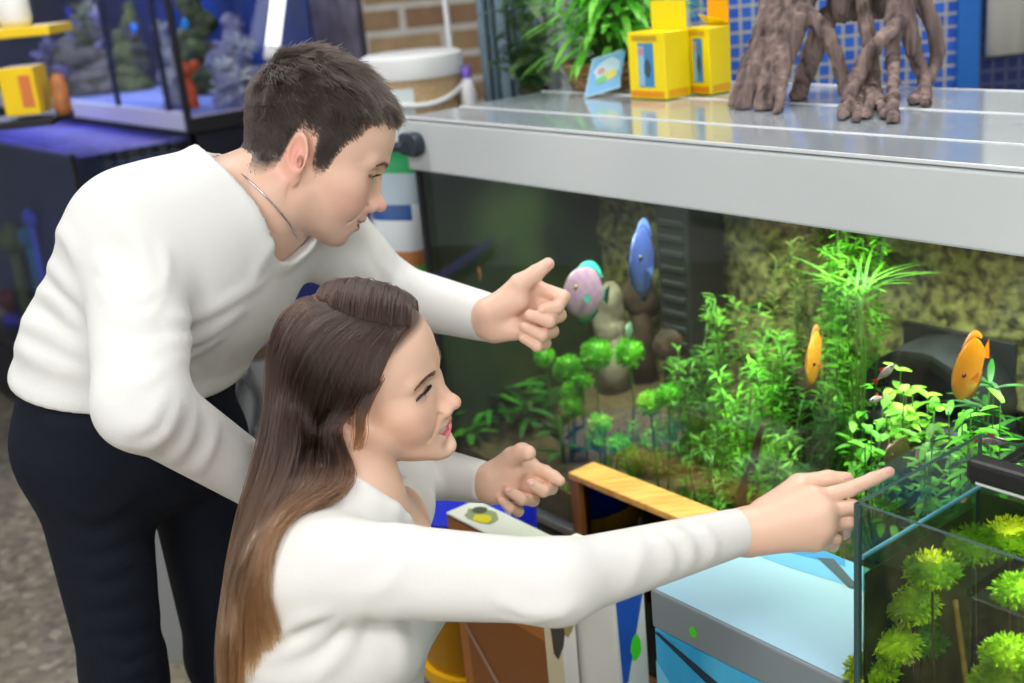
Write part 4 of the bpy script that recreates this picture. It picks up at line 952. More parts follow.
# ---------------------------------------------------------------- life inside the big tank
def gz(s, d): return Z0+.012+ground(s, d)
def sd(p): q = np.asarray(p)-A0; return q @ TL, q @ TD
def floorat(p): s, d = sd(p); return T(s, d, gz(s, d)-.004)
def build_life():
    # bright tufted plants (x, y, radius px, depth behind glass)
    for x, y, r, d, lab in ((597, 354, 15, .16, 'tallest bright green tufted ball plant at the dark end, right beside the pale stone'), (629, 353, 14, .20, 'bright green ball plant under the little pale fish'), (568, 369, 14, .13, 'bright green ball plant under the bent hand of the man'),
                            (583, 381, 8, .12, 'small green ball plant just below the tallest one'), (572, 391, 9, .11, 'small green ball plant halfway down the left column of tufts'), (572, 406, 10, .10, 'green ball plant lowest in the left column of tufts'),
                            (544, 357, 9, .16, 'dark green ball plant farthest left of the tufts'), (650, 403, 11, .10, 'flat lime ball plant, left one of the close pair'), (669, 395, 11, .12, 'round lime ball plant, right one of the close pair'),
                            (600, 424, 10, .07, 'pale green ball plant highest of the trio above the wooden case'), (597, 440, 9, .06, 'small green ball plant lowest left of the trio above the wooden case'), (619, 445, 10, .07, 'dull green ball plant on the right of the trio above the wooden case')):
        p = TP(x, y, d); k = proj(p)[2]; s_, d_ = sd(p)
        moss_plant(p, r*k/FPX, floorat(p+RNG.normal(size=3)*.006), lab, G1 if y < 400 else (G4 if 390 < y < 430 and x > 590 else G1), 'tufted ball plants')
    # dark broad ferns on the left
    for i, (x, y, d, n, L, lab) in enumerate(((455, 400, .10, 26, .13, 'dark green fern at the left end of the big tank'), (492, 395, .14, 30, .15, 'bright edged fern behind the cuff of the woman'), (530, 402, .16, 28, .13, 'dark fern beside the tufted ball plants'), (470, 430, .05, 24, .09, 'low fern against the front glass by the raised sleeve'), (560, 415, .08, 16, .08, 'small fern between the hand and the ball plants'))):
        p = floorat(TP(x, y, d)); o = plant('fern', p, lab); b = B(); zt = TP(x, y, d)[2]
        for k in range(n):
            a = random.random()*6.28; q = p+UP*(max(zt-p[2], .02)*random.uniform(.2, 1)); leaf(b, q+np.array([math.cos(a), math.sin(a), 0])*.008, (math.cos(a), math.sin(a), random.uniform(.2, 1.2)), UP, L*random.uniform(.6, 1.1)*.8, .016, 7, .45)
        b.done('fronds', [G3, G2][i % 2] if i != 1 else leafmat('fern_green', rgb(30, 100, 20), rgb(80, 165, 40)), o, smooth=True); b = B(); b.tube([p, p+UP*max(zt-p[2], .02)], .005, 7); b.done('rhizome', m_stem, o, smooth=True)
    # thickets of fine stems in the middle
    spec = [(690, 400, .20, .26, 9, 'fine grassy stem plants left of the thicket, beside the lime ball pair'), (722, 380, .26, .32, 10, 'feathery stem plants in front of the rock wall'), (752, 390, .18, .26, 10, 'bright feathery stems with a violet tip below the orange fish'), (785, 395, .24, .30, 10, 'dense green stem plants under the left orange fish'), (840, 360, .28, .42, 12, 'tall green stems behind the left orange fish'),
            (852, 330, .30, .50, 9, 'tallest stem plant reaching the water surface'), (715, 430, .10, .16, 9, 'thin upright stems above the gravel slope'), (770, 440, .12, .17, 9, 'short green stems beside the bent dark branch'), (820, 430, .22, .20, 9, 'dark green stems behind the pointing hand'), (660, 440, .14, .12, 8, 'low feathery stems behind the wooden case'), (800, 330, .36, .40, 8, 'pale thin stems against the back wall')]
    for i, (x, y, d, h, ns, lab) in enumerate(spec):
        p = TP(x, y, d); s_, d_ = sd(p); q = T(s_, d_, gz(s_, d_)-.004)
        stem_plant(q, h, .028, lab, (G2, leafmat('feather_green', rgb(62, 120, 30), rgb(120, 180, 60)), G1)[i % 3] if i not in (8, 10) else (G3 if i == 8 else leafmat('olive_leaf', rgb(90, 110, 50), rgb(140, 150, 80))), .026, .0042, 230, (0, 0), 'stem plants of the big tank', ns, .014)
    # floating blades bent along the surface
    p = TP(858, 262, .22); o = plant('floating_plant', p, 'long grassy blades trailing just under the hood above the thicket'); b = B()
    for k in range(26):
        a = random.random()*6.28; leaf(b, p+np.array([random.gauss(0, .012), random.gauss(0, .012), -.05]), (math.cos(a)*.9, math.sin(a)*.9, .9), UP, random.uniform(.06, .13), .005, 7, .5)
    b.done('blades', G2, o, smooth=True); b = B()
    for k in range(5): b = B(); b.tube(spline([p-UP*.30+RNG.normal(size=3)*.006, p-UP*.15+RNG.normal(size=3)*.01, p-UP*.04], 8), .0012, 5); b.done('stem', m_stem, o, smooth=True)
    # broad-leaved plant before the cave, and one to its right
    for x, y, d, n, L, w, mt, lab, h in ((905, 395, .17, 90, .024, .015, G4, 'broad lime leaved plant before the dark cave', .20), (880, 415, .12, 60, .022, .012, G1, 'bright leafy plant left of the lime one, by the small fish', .12), (985, 425, .12, 60, .034, .011, G1, 'narrow leaved green plant below the right orange fish', .15), (1010, 400, .20, 34, .06, .010, G3, 'tall dark blades at the right edge of the big tank', .22), (945, 440, .10, 40, .028, .011, G2, 'low green plant above the rim of the small tank', .08)):
        pt = TP(x, y, d); s_, d_ = sd(pt); q = T(s_, d_, gz(s_, d_)-.004); o = plant('leafy_plant', q, lab); b = B(); bs = B(); zt = pt[2]+.035
        for k in range(n//3):
            a = random.random()*6.28; tt = random.uniform(.35, 1); top = q+np.array([math.cos(a)*.05*tt, math.sin(a)*.05*tt, (zt-q[2])*random.uniform(.45, 1)]); sp = spline([q, (q+top)/2+np.array([math.cos(a), math.sin(a), 0])*.014, top], 9); bs.tube(sp, .0010, 4)
            for j in range(7):
                c_ = random.random()*6.28; leaf(b, sp[8-(j % 5)]+RNG.normal(size=3)*.003, (math.cos(c_), math.sin(c_), random.uniform(-.2, 1.2)), UP, L*random.uniform(.6, 1.15), w, 5, .5, fold=.4)
        b.done('leaves', mt, o, smooth=True); bs.done('stem', m_stem, o, smooth=True)
    # carpet of short grass over the gravel
    b = B()
    for k in range(1500):
        s_ = random.uniform(.35, 1.5); d_ = .02+.36*random.random()**1.2
        if noise.noise(Vector((s_*7, d_*9, 2.2))) < -.12: continue
        tuft(b, T(s_, d_, gz(s_, d_)-.002), 5, random.uniform(.014, .04), .0034, .8, .3, 4)
    tagit(b.done('carpet_grass', [leafmat('carpet_green', rgb(70, 120, 20), rgb(130, 175, 40))], smooth=True), 'short green grass carpeting the gravel of the big aquarium', 'grass', kind='stuff')
    for i, (x, y, n, L, lab) in enumerate(((795, 470, 34, .06, 'starry light green grass tuft by the bent dark branch'), (830, 535, 40, .07, 'bright grass tuft under the pointing hand'), (715, 478, 26, .05, 'grass tuft at the top of the gravel slope'), (775, 500, 32, .05, 'yellow green grass tuft beside the white cuff'), (640, 470, 30, .045, 'yellow green grass tuft behind the end of the wooden case'), (690, 485, 26, .04, 'low grass tuft midway behind the wooden case'))):
        p = floorat(TP(x, y, .05)); o = plant('grass_tuft', p, lab); b = B(); tuft(b, p, n, L, .0048, .9, .4, 6); b.done('blades', (G1, G4)[i % 2], o, smooth=True); b = B(); b.ico(p-UP*.002, .006, 2); b.done('crown', m_stem, o)
    # sunken wood and stones
    b = B(); p = TP(742, 492, .10); q = TP(758, 440, .12); b.tube(spline([floorat(p), p, (p+q)/2+TL*.004, q, q+UP*.03+TL*.012], 14), [.010-.0004*k for k in range(14)], 8); tagit(b.done('sunken_branch', m_dkwood, smooth=True), 'bent dark branch standing in the gravel behind the white cuff', 'driftwood')
    for x, y, d, r, sc, mt, lab in ((800, 405, .30, .050, (.8, .8, 1.3), m_dkwood, 'tall dark stump under the left orange fish'), (610, 320, .34, .050, (.7, .6, 1.5), mat('pale_stone', rgb(110, 98, 88), .9, col2=rgb(150, 138, 120), scale=30, bump=.6), 'pale upright stone behind the tallest ball plants'), (685, 345, .36, .055, (1.1, .7, .9), m_dkwood, 'dark rock ledge behind the feathery stems'), (905, 455, .16, .040, (1.2, 1, .7), m_dkwood, 'dark round stone behind the fingertip'), (520, 330, .34, .07, (1, .7, 1.2), m_dkwood, 'black sunken rock at the dark end of the tank'), (640, 300, .40, .04, (1, .6, 1.4), m_dkwood, 'dark rock below the blue fish')):
        p = TP(x, y, d); b = B(); b.ico(p, r, 4, sc)
        for v in b.bm.verts: q = v.co*18; v.co += (v.co-Vector(p))*(noise.noise(q)*.28+noise.noise(q*2.3)*.14)
        f_ = floorat(p); h_ = p[2]-r*sc[2]*.7-f_[2]
        if h_ > 0: b.tube([f_, f_+UP*h_*.5, p], [r*.8, r*.62, r*.6], 10)
        tagit(b.done('rock' if 'stump' not in lab else 'stump', mt, smooth=True), lab, 'rock' if 'stump' not in lab else 'driftwood')
    # filter tower at the dark end
    r = empty('filter_tower', T(.33, .40, Z0), 'tall black filter tower inside the dark end of the big tank', 'filter'); b = B(); bx(b, .30, .385, .33, .43, Z0+.02, Z1-.05, .006); b.done('filter_body', m_black, r)
    b = B()
    for k in range(9): bx(b, .312, .373, .326, .331, Z0+.26+k*.03, Z0+.272+k*.03, .002)
    b.done('intake_grille', m_rubber, r); b = B(); b.tube([T(.34, .36, Z1-.06), T(.34, .30, Z1-.05), T(.36, .26, Z1-.06)], .012, 10); b.done('outlet_pipe', mat('dark_grey_plastic', (.05, .05, .06), .4), r, smooth=True)
    # round cave
    c = TP(935, 400, .34); k = proj(c)[2]; ro = 66*k/FPX; b = B(); N = 26; rings = []
    for i in range(N):
        a = -.25+(PI+.5)*i/(N-1); row = []
        for rr, dd in ((ro, -.05), (ro*1.02, .0), (ro, .06), (ro*.76, .06), (ro*.76, -.05), (ro, -.05)):
            jig = 1+.05*noise.noise(Vector((math.cos(a)*3, math.sin(a)*3, dd*20))); row.append(c+TL*math.cos(a)*rr*jig+UP*math.sin(a)*rr*jig*.9+TD*dd)
        rings.append(row)
    b.grid(rings); fl = floorat(c)
    r = empty('cave', fl, 'black arched cave ornament behind the right orange fish', 'ornament'); b.done('arch', mat('black_clay', rgb(16, 18, 26), .6, col2=rgb(34, 36, 44), scale=20, bump=.5), r, smooth=True)
    b = B(); h_ = c[2]-ro*.2-fl[2]; b.box((sd(c)[0], sd(c)[1], fl[2]+h_/2), (ro*2.1, .12, max(h_, .02)), TM, .01); b.done('base', MATS['black_clay'], r)
    b = B(); b.box((sd(c)[0], sd(c)[1]+.062, c[2]+ro*.3), (ro*1.9, .008, ro*1.3), TM, .004); b.done('rear_plate', m_black, r)
    # fish
    cr, cdn, cf = RC[:, 0], RC[:, 1], RC[:, 2]
    discus(TP(584, 293, .12), .118, -cr*.56-cf*.72-cdn*.02, 'violet and turquoise disc fish beside the hand of the man', (rgb(172, 120, 196), rgb(200, 170, 140), rgb(60, 165, 160), rgb(190, 150, 40)))
    discus(TP(642, 262, .16), .150, -cr*.34-cf*.88+cdn*.15, 'deep blue disc fish in mid water near the hood', (rgb(58, 74, 160), rgb(64, 80, 128), rgb(60, 82, 150), rgb(30, 30, 60)))
    discus(TP(629, 331, .20), .034, -cr*.42-cf*.86, 'tiny pale green disc fish above the ball plants', (rgb(120, 170, 150), rgb(170, 200, 180), rgb(110, 160, 140), rgb(60, 60, 60)))
    discus(TP(814, 358, .09), .094, -cr*.36-cf*.70+cdn*.40, 'orange disc fish with dark back above the thicket, smaller of the orange two', (rgb(240, 150, 40), rgb(245, 180, 80), rgb(180, 110, 60), rgb(120, 40, 30)))
    discus(TP(969, 369, .07), .096, -cr*.62-cf*.62+cdn*.38, 'larger orange disc fish hovering before the black cave', (rgb(244, 140, 10), rgb(236, 160, 30), rgb(230, 120, 10), rgb(150, 40, 20)))
    discus(TP(481, 272, .14), .085, -cr*.10-cf*.95, 'dim rusty disc fish seen end-on near the left corner', (rgb(170, 96, 60), rgb(120, 90, 60), rgb(140, 80, 50), rgb(60, 30, 20)))
    discus(TP(898, 456, .05), .052, -cr*.75-cf*.5, 'brown disc fish just above the pointing fingertip', (rgb(92, 82, 34), rgb(70, 62, 26), rgb(66, 60, 26), rgb(150, 110, 110)))
    tetra(TP(876, 399, .06), .030, -cr*.6-cf*.5+cdn*.1, 'small silvery fish beside the lime leaves'); tetra(TP(886, 372, .10), .034, cr*.5-cf*.5-cdn*.6, 'small rosy fish with red fins high before the cave mouth'); tetra(TP(993, 441, .05), .034, cr*.8-cf*.4, 'small reddish fish above the black lamp bar'); tetra(TP(889, 447, .04), .018, -cr*.6-cf*.5+cdn*.5, 'smallest silvery fish just above the brown disc fish')
# ---------------------------------------------------------------- things standing in front of the big tank
def picture_quad(o_parent, name, p, ux, uy, w, h, cells, thick=.0012):
    """printed panel: flat coloured shapes set on a face; cells = (colour, polygon in 0..1)"""
    b = B(); ms = []; nn = np.cross(ux, uy)
    for i, (c, poly) in enumerate(cells):
        b.poly([np.asarray(p)+np.asarray(ux)*w*u+np.asarray(uy)*h*v+nn*(thick*(.4+.25*i)) for u, v in poly], mi=i); ms.append(mat('print_%02x%02x%02x' % c, rgb(*c), .45))
    return b.done(name, ms, o_parent)
def ring(cx, cy, rx, ry, n=14, a0=0): return [(cx+rx*math.cos(a0+2*PI*k/n)*(1+.12*math.sin(3*k)), cy+ry*math.sin(a0+2*PI*k/n)*(1+.1*math.cos(2*k))) for k in range(n)]
def R4(a, b, c, d): return [(a, b), (c, b), (c, d), (a, d)]
ZB = .30
def build_front():
    r = empty('bench', T(.8, -.2, 0), 'low white bench standing along the front of the big tank', 'bench'); mw = mat('white_board', rgb(205, 205, 202), .5)
    b = B(); bx(b, .455, 1.60, -.40, -.015, ZB-.03, ZB, .004); b.done('bench_top', mw, r)
    for s in (.47, 1.55): b = B(); bx(b, s, s+.03, -.38, -.02, 0, ZB-.03, .003); b.done('leg', mw, r)
    # long brown box with white printed top
    r = empty('carton', T(.55, -.275, ZB), 'slim brown picture carton with white top beside the blue and yellow drum', 'box')
    s0, s1, d0, d1, zt = .434, .662, -.305, -.245, .65
    b = B(); bx(b, s0, s1, d0, d1, ZB, zt-.003, .002); b.done('carton_body', mat('brown_print', rgb(140, 82, 30), .5, col2=rgb(112, 62, 24), scale=9, stretch=(3, 3, .6)), r)
    b = B(); bx(b, s0-.001, s1+.001, d0-.001, d1+.001, zt-.004, zt, .0015); top = b.done('lid', mat('white_card', rgb(232, 230, 222), .5), r)
    picture_quad(top, 'printed_picture', T(s0, d0, zt), TL, TD, s1-s0, d1-d0, [((150, 158, 120), ring(.24, .5, .15, .36)), ((80, 84, 66), ring(.16, .66, .06, .2)), ((222, 206, 40), ring(.28, .40, .08, .22))])
    picture_quad(r, 'printed_front', T(s0, d0, ZB), TL, UP, s1-s0, zt-ZB, [((190, 118, 54), R4(0, .02, 1, .98)), ((150, 90, 36), R4(.10, .0, 1, .60)), ((60, 50, 44), ring(.19, .84, .07, .09)), ((44, 40, 36), [(.28, .95), (.62, .95), (.60, .90), (.30, .92)]), ((60, 120, 50), [(.72, .94), (.98, .94), (.98, .86), (.80, .86)]), ((180, 150, 130), [(.08, .42), (.10, .44), (.52, .16), (.50, .13)])])
    picture_quad(r, 'printed_end', T(s1, d0, ZB), TD, UP, d1-d0, zt-ZB, [((214, 196, 160), R4(0, 0, 1, .99)), ((226, 222, 214), [(.55, .0), (1, .0), (1, .66), (.5, .66)]), ((64, 52, 44), ring(.42, .72, .26, .24)), ((150, 140, 70), ring(.78, .68, .2, .12)), ((60, 190, 30), R4(.82, .78, 1, .96)), ((60, 60, 50), ring(.5, .2, .25, .08))])
    # white and blue box behind it
    r = empty('carton', T(.68, -.20, ZB), 'white box with blue print and green dot squeezed beside the light blue box', 'box'); s0, s1, d0, d1, zt = .60, .745, -.236, -.175, .62
    b = B(); bx(b, s0, s1, d0, d1, ZB, zt, .002); b.done('carton_body', mat('white_card', (.8, .8, .78), .5), r)
    picture_quad(r, 'printed_end', T(s1, d0, ZB), TD, UP, d1-d0, zt-ZB, [((222, 220, 216), R4(0, 0, 1, 1)), ((34, 84, 180), [(.12, .42), (.3, .42), (1, .86), (1, 1), (.05, 1)]), ((70, 216, 40), ring(.62, .58, .18, .07)), ((200, 176, 140), R4(.08, .0, .26, .40))])
    # light blue box with grey band
    s0, s1, d0, d1, zt = .910, 1.205, -.313, -.088, .70
    r = empty('aquarium_kit_box', T(1.05, -.2, ZB), 'large light blue box with grey band beside the small glass tank', 'box')
    b = B(); bx(b, s0, s1, d0, d1, ZB, zt-.058, .002); b.done('box_body', mat('cyan_print', rgb(40, 160, 214), .4, col2=rgb(84, 190, 232), scale=5, stretch=(2, 2, .3)), r)
    b = B(); bx(b, s0-.002, s1+.002, d0-.002, d1+.002, zt-.056, zt, .003); lid = b.done('grey_band', mat('grey_card', rgb(128, 138, 142), .45), r)
    picture_quad(lid, 'printed_top', T(s0, d0, zt), TL, TD, s1-s0, d1-d0, [((178, 218, 242), R4(.004, .01, .996, .99)), ((110, 186, 232), [(.004, .68), (.30, .70), (.62, .76), (.996, .74), (.996, .99), (.004, .99)]), ((40, 140, 206), [(.004, .80), (.24, .84), (.5, .92), (.46, .99), (.004, .99)]), ((60, 76, 92), [(.36, .90), (.62, .74), (.66, .77), (.42, .95)])])
    picture_quad(lid, 'sticker_dot', T(s0, d0-.0022, zt-.056), TL, UP, s1-s0, .056, [((84, 214, 30), ring(.245, .42, .022, .14))])
    picture_quad(r, 'printed_front', T(s0, d0, ZB), TL, UP, s1-s0, zt-.058-ZB, [((34, 52, 72), [(0, .98), (.02, .99), (.55, .86), (.98, .86), (.98, .80), (.52, .80)]), ((120, 206, 238), [(.0, .0), (.25, .0), (.18, .7), (.0, .86)])])  # dark stripe paints the shadow under the band's lip; cyan patch is print
    # wooden framed dark case
    s0, s1, d0, d1, zt = .470, .86, -.074, -.016, .65
    r = empty('display_case', T(.66, -.045, ZB), 'wooden framed dark glass case against the front of the big tank', 'case'); wd = mat('golden_oak', rgb(196, 138, 62), .4, col2=rgb(226, 170, 92), scale=12, stretch=(1, 8, 8), bump=.1); dw = mat('dark_oak', rgb(120, 76, 36), .5, col2=rgb(150, 96, 46), scale=14, stretch=(8, 8, 1))
    b = B(); bx(b, s0, s1, d0-.002, d1, zt-.012, zt, .002); b.done('top_board', wd, r)
    for s in (s0, s1-.022): b = B(); bx(b, s, s+.022, d0, d1, ZB, zt-.012, .002); b.done('post', dw, r)
    b = B(); bx(b, s0, s1, d0+.004, d1, ZB, ZB+.015, .002); b.done('bottom_board', dw, r)
    b = B(); bx(b, s0+.022, s1-.022, d1-.006, d1-.001, ZB+.015, zt-.012); b.done('back_board', m_black, r)
    b = B(); bx(b, s0+.022, s1-.022, d0+.012, d0+.016, ZB+.015, zt-.012); b.done('glass_pane', glassmat('smoked_glass', (.30, .30, .28)), r)
    # drum
    c = W(474, 560, 2.14); c[2] = 0; R_ = .116; zt = float(onz(484, 470, 0)[2]) if 0 else .72
    r = empty('drum', c, 'round blue and yellow drum between the woman and the big tank', 'drum'); yl = mat('amber_plastic', rgb(176, 124, 8), .4); yb = mat('yellow_plastic', rgb(236, 178, 12), .4); bl = mat('blue_plastic', rgb(20, 40, 200), .35)
    def lz(nm, prof, m, par): b = B(); b.lathe(prof, c, 48); return b.done(nm, m, par, smooth=True, angle=40)
    lz('lower_drum', [(R_*.9, 0.0000), (R_*.96, 0.0085), (R_*.98, 0.2696), (R_*.9, 0.2739)], bl, r)
    lz('rim', [(R_*.9, 0.2739), (R_*1.03, 0.2756), (R_*1.03, 0.2996), (R_*.9, 0.3013)], yb, r)
    lz('upper_drum', [(R_*.88, 0.2996), (R_*.94, 0.3038), (R_*.98, 0.4708), (R_*.9, 0.4794)], yl, r)
    lz('upper_rim', [(R_*.9, 0.4708), (R_*1.04, 0.4734), (R_*1.06, 0.4921), (R_*1.04, 0.5119), (R_*.9, 0.5136)], yb, r)
    ld = lz('lid', [(R_*.9, 0.5119), (R_*1.02, 0.5136), (R_*1.03, 0.5821), (R_*1.0, 0.5992), (R_*.9, 0.6026), (R_*.86, 0.5975), (.001, 0.5992)], bl, r)
    b = B(); b.tube([c+np.array([.07*math.cos(a), .07*math.sin(a), 0.6002+.004*math.sin((a-.2)*1.15)]) for a in np.linspace(.2, PI-.2, 12)], .004, 8); b.done('handle', m_white, ld, smooth=True)
# ---------------------------------------------------------------- small glass tank at the right
def build_small():
    zr = .93; c = onz(855, 503, zr); s0, d0 = sd(c); s1, d1, zb = s0+.34, d0+.235, .50; g = .005
    r = empty('glass_tank', T((s0+s1)/2, (d0+d1)/2, zb), 'small open glass tank of yellow green moss at the lower right', 'aquarium')
    def pane(nm, a):
        b = B(); bx(b, *a); o = b.done(nm, [m_glass, m_edge], r); me = o.data
        for p in me.polygons:
            if p.area < .0025: p.material_index = 1
    pane('pane', (s0, s1, d0, d0+g, zb, zr)); pane('pane', (s0, s1, d1-g, d1, zb, zr)); pane('pane', (s0, s0+g, d0+g, d1-g, zb, zr)); pane('pane', (s1-g, s1, d0+g, d1-g, zb, zr)); pane('bottom_pane', (s0, s1, d0, d1, zb-.008, zb))
    b = B(); bx(b, s0-.0012, s0+.0045, d0-.0012, d0+.0045, zb, zr, .001); b.done('corner_seam', m_edge, r)
    zw = zr-.062
    # water with its own surface
    b = B(); bx(b, s0+g+.001, s1-g-.001, d0+g+.001, d1-g-.001, zb+.002, zw-.001); b.done('water', tintmat('green_water', (.62, .72, .50)), r)
    b = B(); bx(b, s0+g+.001, s1-g-.001, d0+g+.001, d1-g-.001, zw-.0008, zw); b.done('water_surface', glassmat('water_film', (.85, .93, .9), 1.2), r)
    lt = mat('pale_blue_waterline', rgb(120, 200, 230), .3); b = B(); bx(b, s0+g, s0+g+.0016, d0+g, d1-g, zw-.003, zw+.002); b.done('waterline', lt, r)
    b = B(); bx(b, s0+g+.002, s1-g-.002, d0+g+.002, d1-g-.002, zb+.001, zb+.04, .004); tagit(b.done('gravel', MATS['brown_gravel']), 'dark gravel in the bottom of the small glass tank', 'gravel', kind='stuff')
    b = B(); bx(b, s0+.012, s1-.012, d1-.022, d1-.010, zb+.04, zw-.003, .003); b.done('back_mat', mat('dark_back_mat', rgb(34, 34, 22), .9, col2=rgb(58, 54, 30), scale=30, bump=.6), r)
    b = B(); bx(b, s0+g+.0015, s0+g+.003, d0+g+.002, d1-.024, zb+.04, zw-.02); b.done('brown_screen', mat('brown_screen_tone', rgb(44, 34, 18), .8, col2=rgb(74, 70, 22), scale=22, detail=8), r)  # added brown sheet that hides the blue box behind the left pane
    # black stand under it
    r2 = empty('tank_stand', T((s0+s1)/2, (d0+d1)/2, ZB), 'black riser under the small glass tank', 'stand'); b = B(); bx(b, s0+.01, s1-.01, d0+.012, d1-.01, zb-.022, zb-.008, .003); b.done('top', m_black, r2)
    for s in (s0+.03, s1-.05):
        b = B(); bx(b, s, s+.02, d0+.02, d1-.02, ZB if s < 1.56 else ZB, zb-.022, .002); b.done('leg', m_black, r2)
    def SP(x, y, d): return onplane(x, y, A0+TD*(d0+d), TD)
    for x, y, rp_, d, lab in ((932, 570, 25, .05, 'yellow green moss clump just under the waterline of the small tank'), (912, 605, 24, .07, 'round moss clump second from the top in the small tank'), (893, 645, 26, .05, 'bright moss clump against the left pane of the small tank'), (872, 670, 24, .03, 'lowest moss clump in the left corner of the small tank'), (920, 640, 24, .09, 'darker moss clump beside the thin stick'), (1010, 655, 26, .05, 'moss clump at the lower right of the small tank'), (975, 545, 26, .15, 'moss mat floating at the back of the small tank'), (1010, 525, 26, .16, 'moss mat at the right end of the water surface'), (1018, 590, 22, .10, 'moss clump at the right edge of the small tank'), (998, 683, 26, .04, 'moss clump by the bottom edge of the picture')):
        p = SP(x, y, d); k = proj(p)[2]; s_, d_ = sd(p); rr = rp_*k/FPX*1.0
        p[2] = min(p[2], zw-.01 if 'mat' not in lab else zw-.012); o = plant('moss_clump', p, lab, 'moss'); b = B(); b.ico(p, rr*.8, 3, (1.1, .9, .75), jit=.08); moss(b, p, rr, 700, .0026, .0060, (1.15, .9, .75)); b.done('moss', G5 if 'darker' not in lab else G2, o, smooth=True); b = B(); b.tube([T(s_, d_, zb+.038), (T(s_, d_, zb+.04)+p)/2+TL*.006, p], .0015, 6); b.done('stem', m_dkwood, o, smooth=True)
    b = B(); b.tube(spline([SP(968, 700, .07), SP(962, 650, .08), SP(955, 600, .09)], 9), .0032, 8); e = SP(968, 700, .07); s_, d_ = sd(e); b.tube([T(s_, d_, zb+.035), e], .0034, 8); tagit(b.done('stick', mat('tan_twig', rgb(150, 110, 50), .7, col2=rgb(110, 76, 34), scale=60), smooth=True), 'thin tan stick leaning in the small glass tank', 'stick')
    b = B(); q = SP(880, 690, .05); s_, d_ = sd(q); b.tube(spline([T(s_, d_, zb+.03), SP(872, 665, .05), SP(880, 645, .05), SP(884, 625, .05)], 10), [.006-.0004*k for k in range(10)], 8); b.tube(spline([SP(876, 655, .05), SP(892, 648, .05), SP(902, 652, .05)], 6), .0025, 6); tagit(b.done('twig', m_dkwood, smooth=True), 'dark forked twig among the moss by the left pane of the small tank', 'driftwood')
    # black lamp bar across the back of the rim
    pa, pb = W(968, 447, 1.27), W(1050, 490, 1.19); ax = nrm(pb-pa); pa = T(*sd(pa), zr+.035)
    r3 = empty('lamp_bar', pa, 'black lamp bar lying across the back of the small glass tank', 'lamp'); sA, dA = s0+.045, d0+.13
    p0 = onz(972, 457, zr+.028); sA, dA = sd(p0)
    b = B(); bx(b, sA, s1+.03, dA-.013, dA+.013, zr+.006, zr+.030, .005); b.done('lamp_body', m_black, r3); b = B(); bx(b, sA+.01, s1+.02, dA-.010, dA+.010, zr+.003, zr+.0065, .001); b.done('lamp_lens', m_white, r3); area('lamp_bar_light', T((sA+s1)/2, dA, zr+.001), .2, 1.5, T((sA+s1)/2, dA, zb), (1, 1, .92), .016, 2.4)
    for s in (sA+.002, s1-.012):
        b = B(); bx(b, s, s+.01, dA-.006, d1+.004, zr, zr+.008, .001); b.done('bracket', m_black, r3)
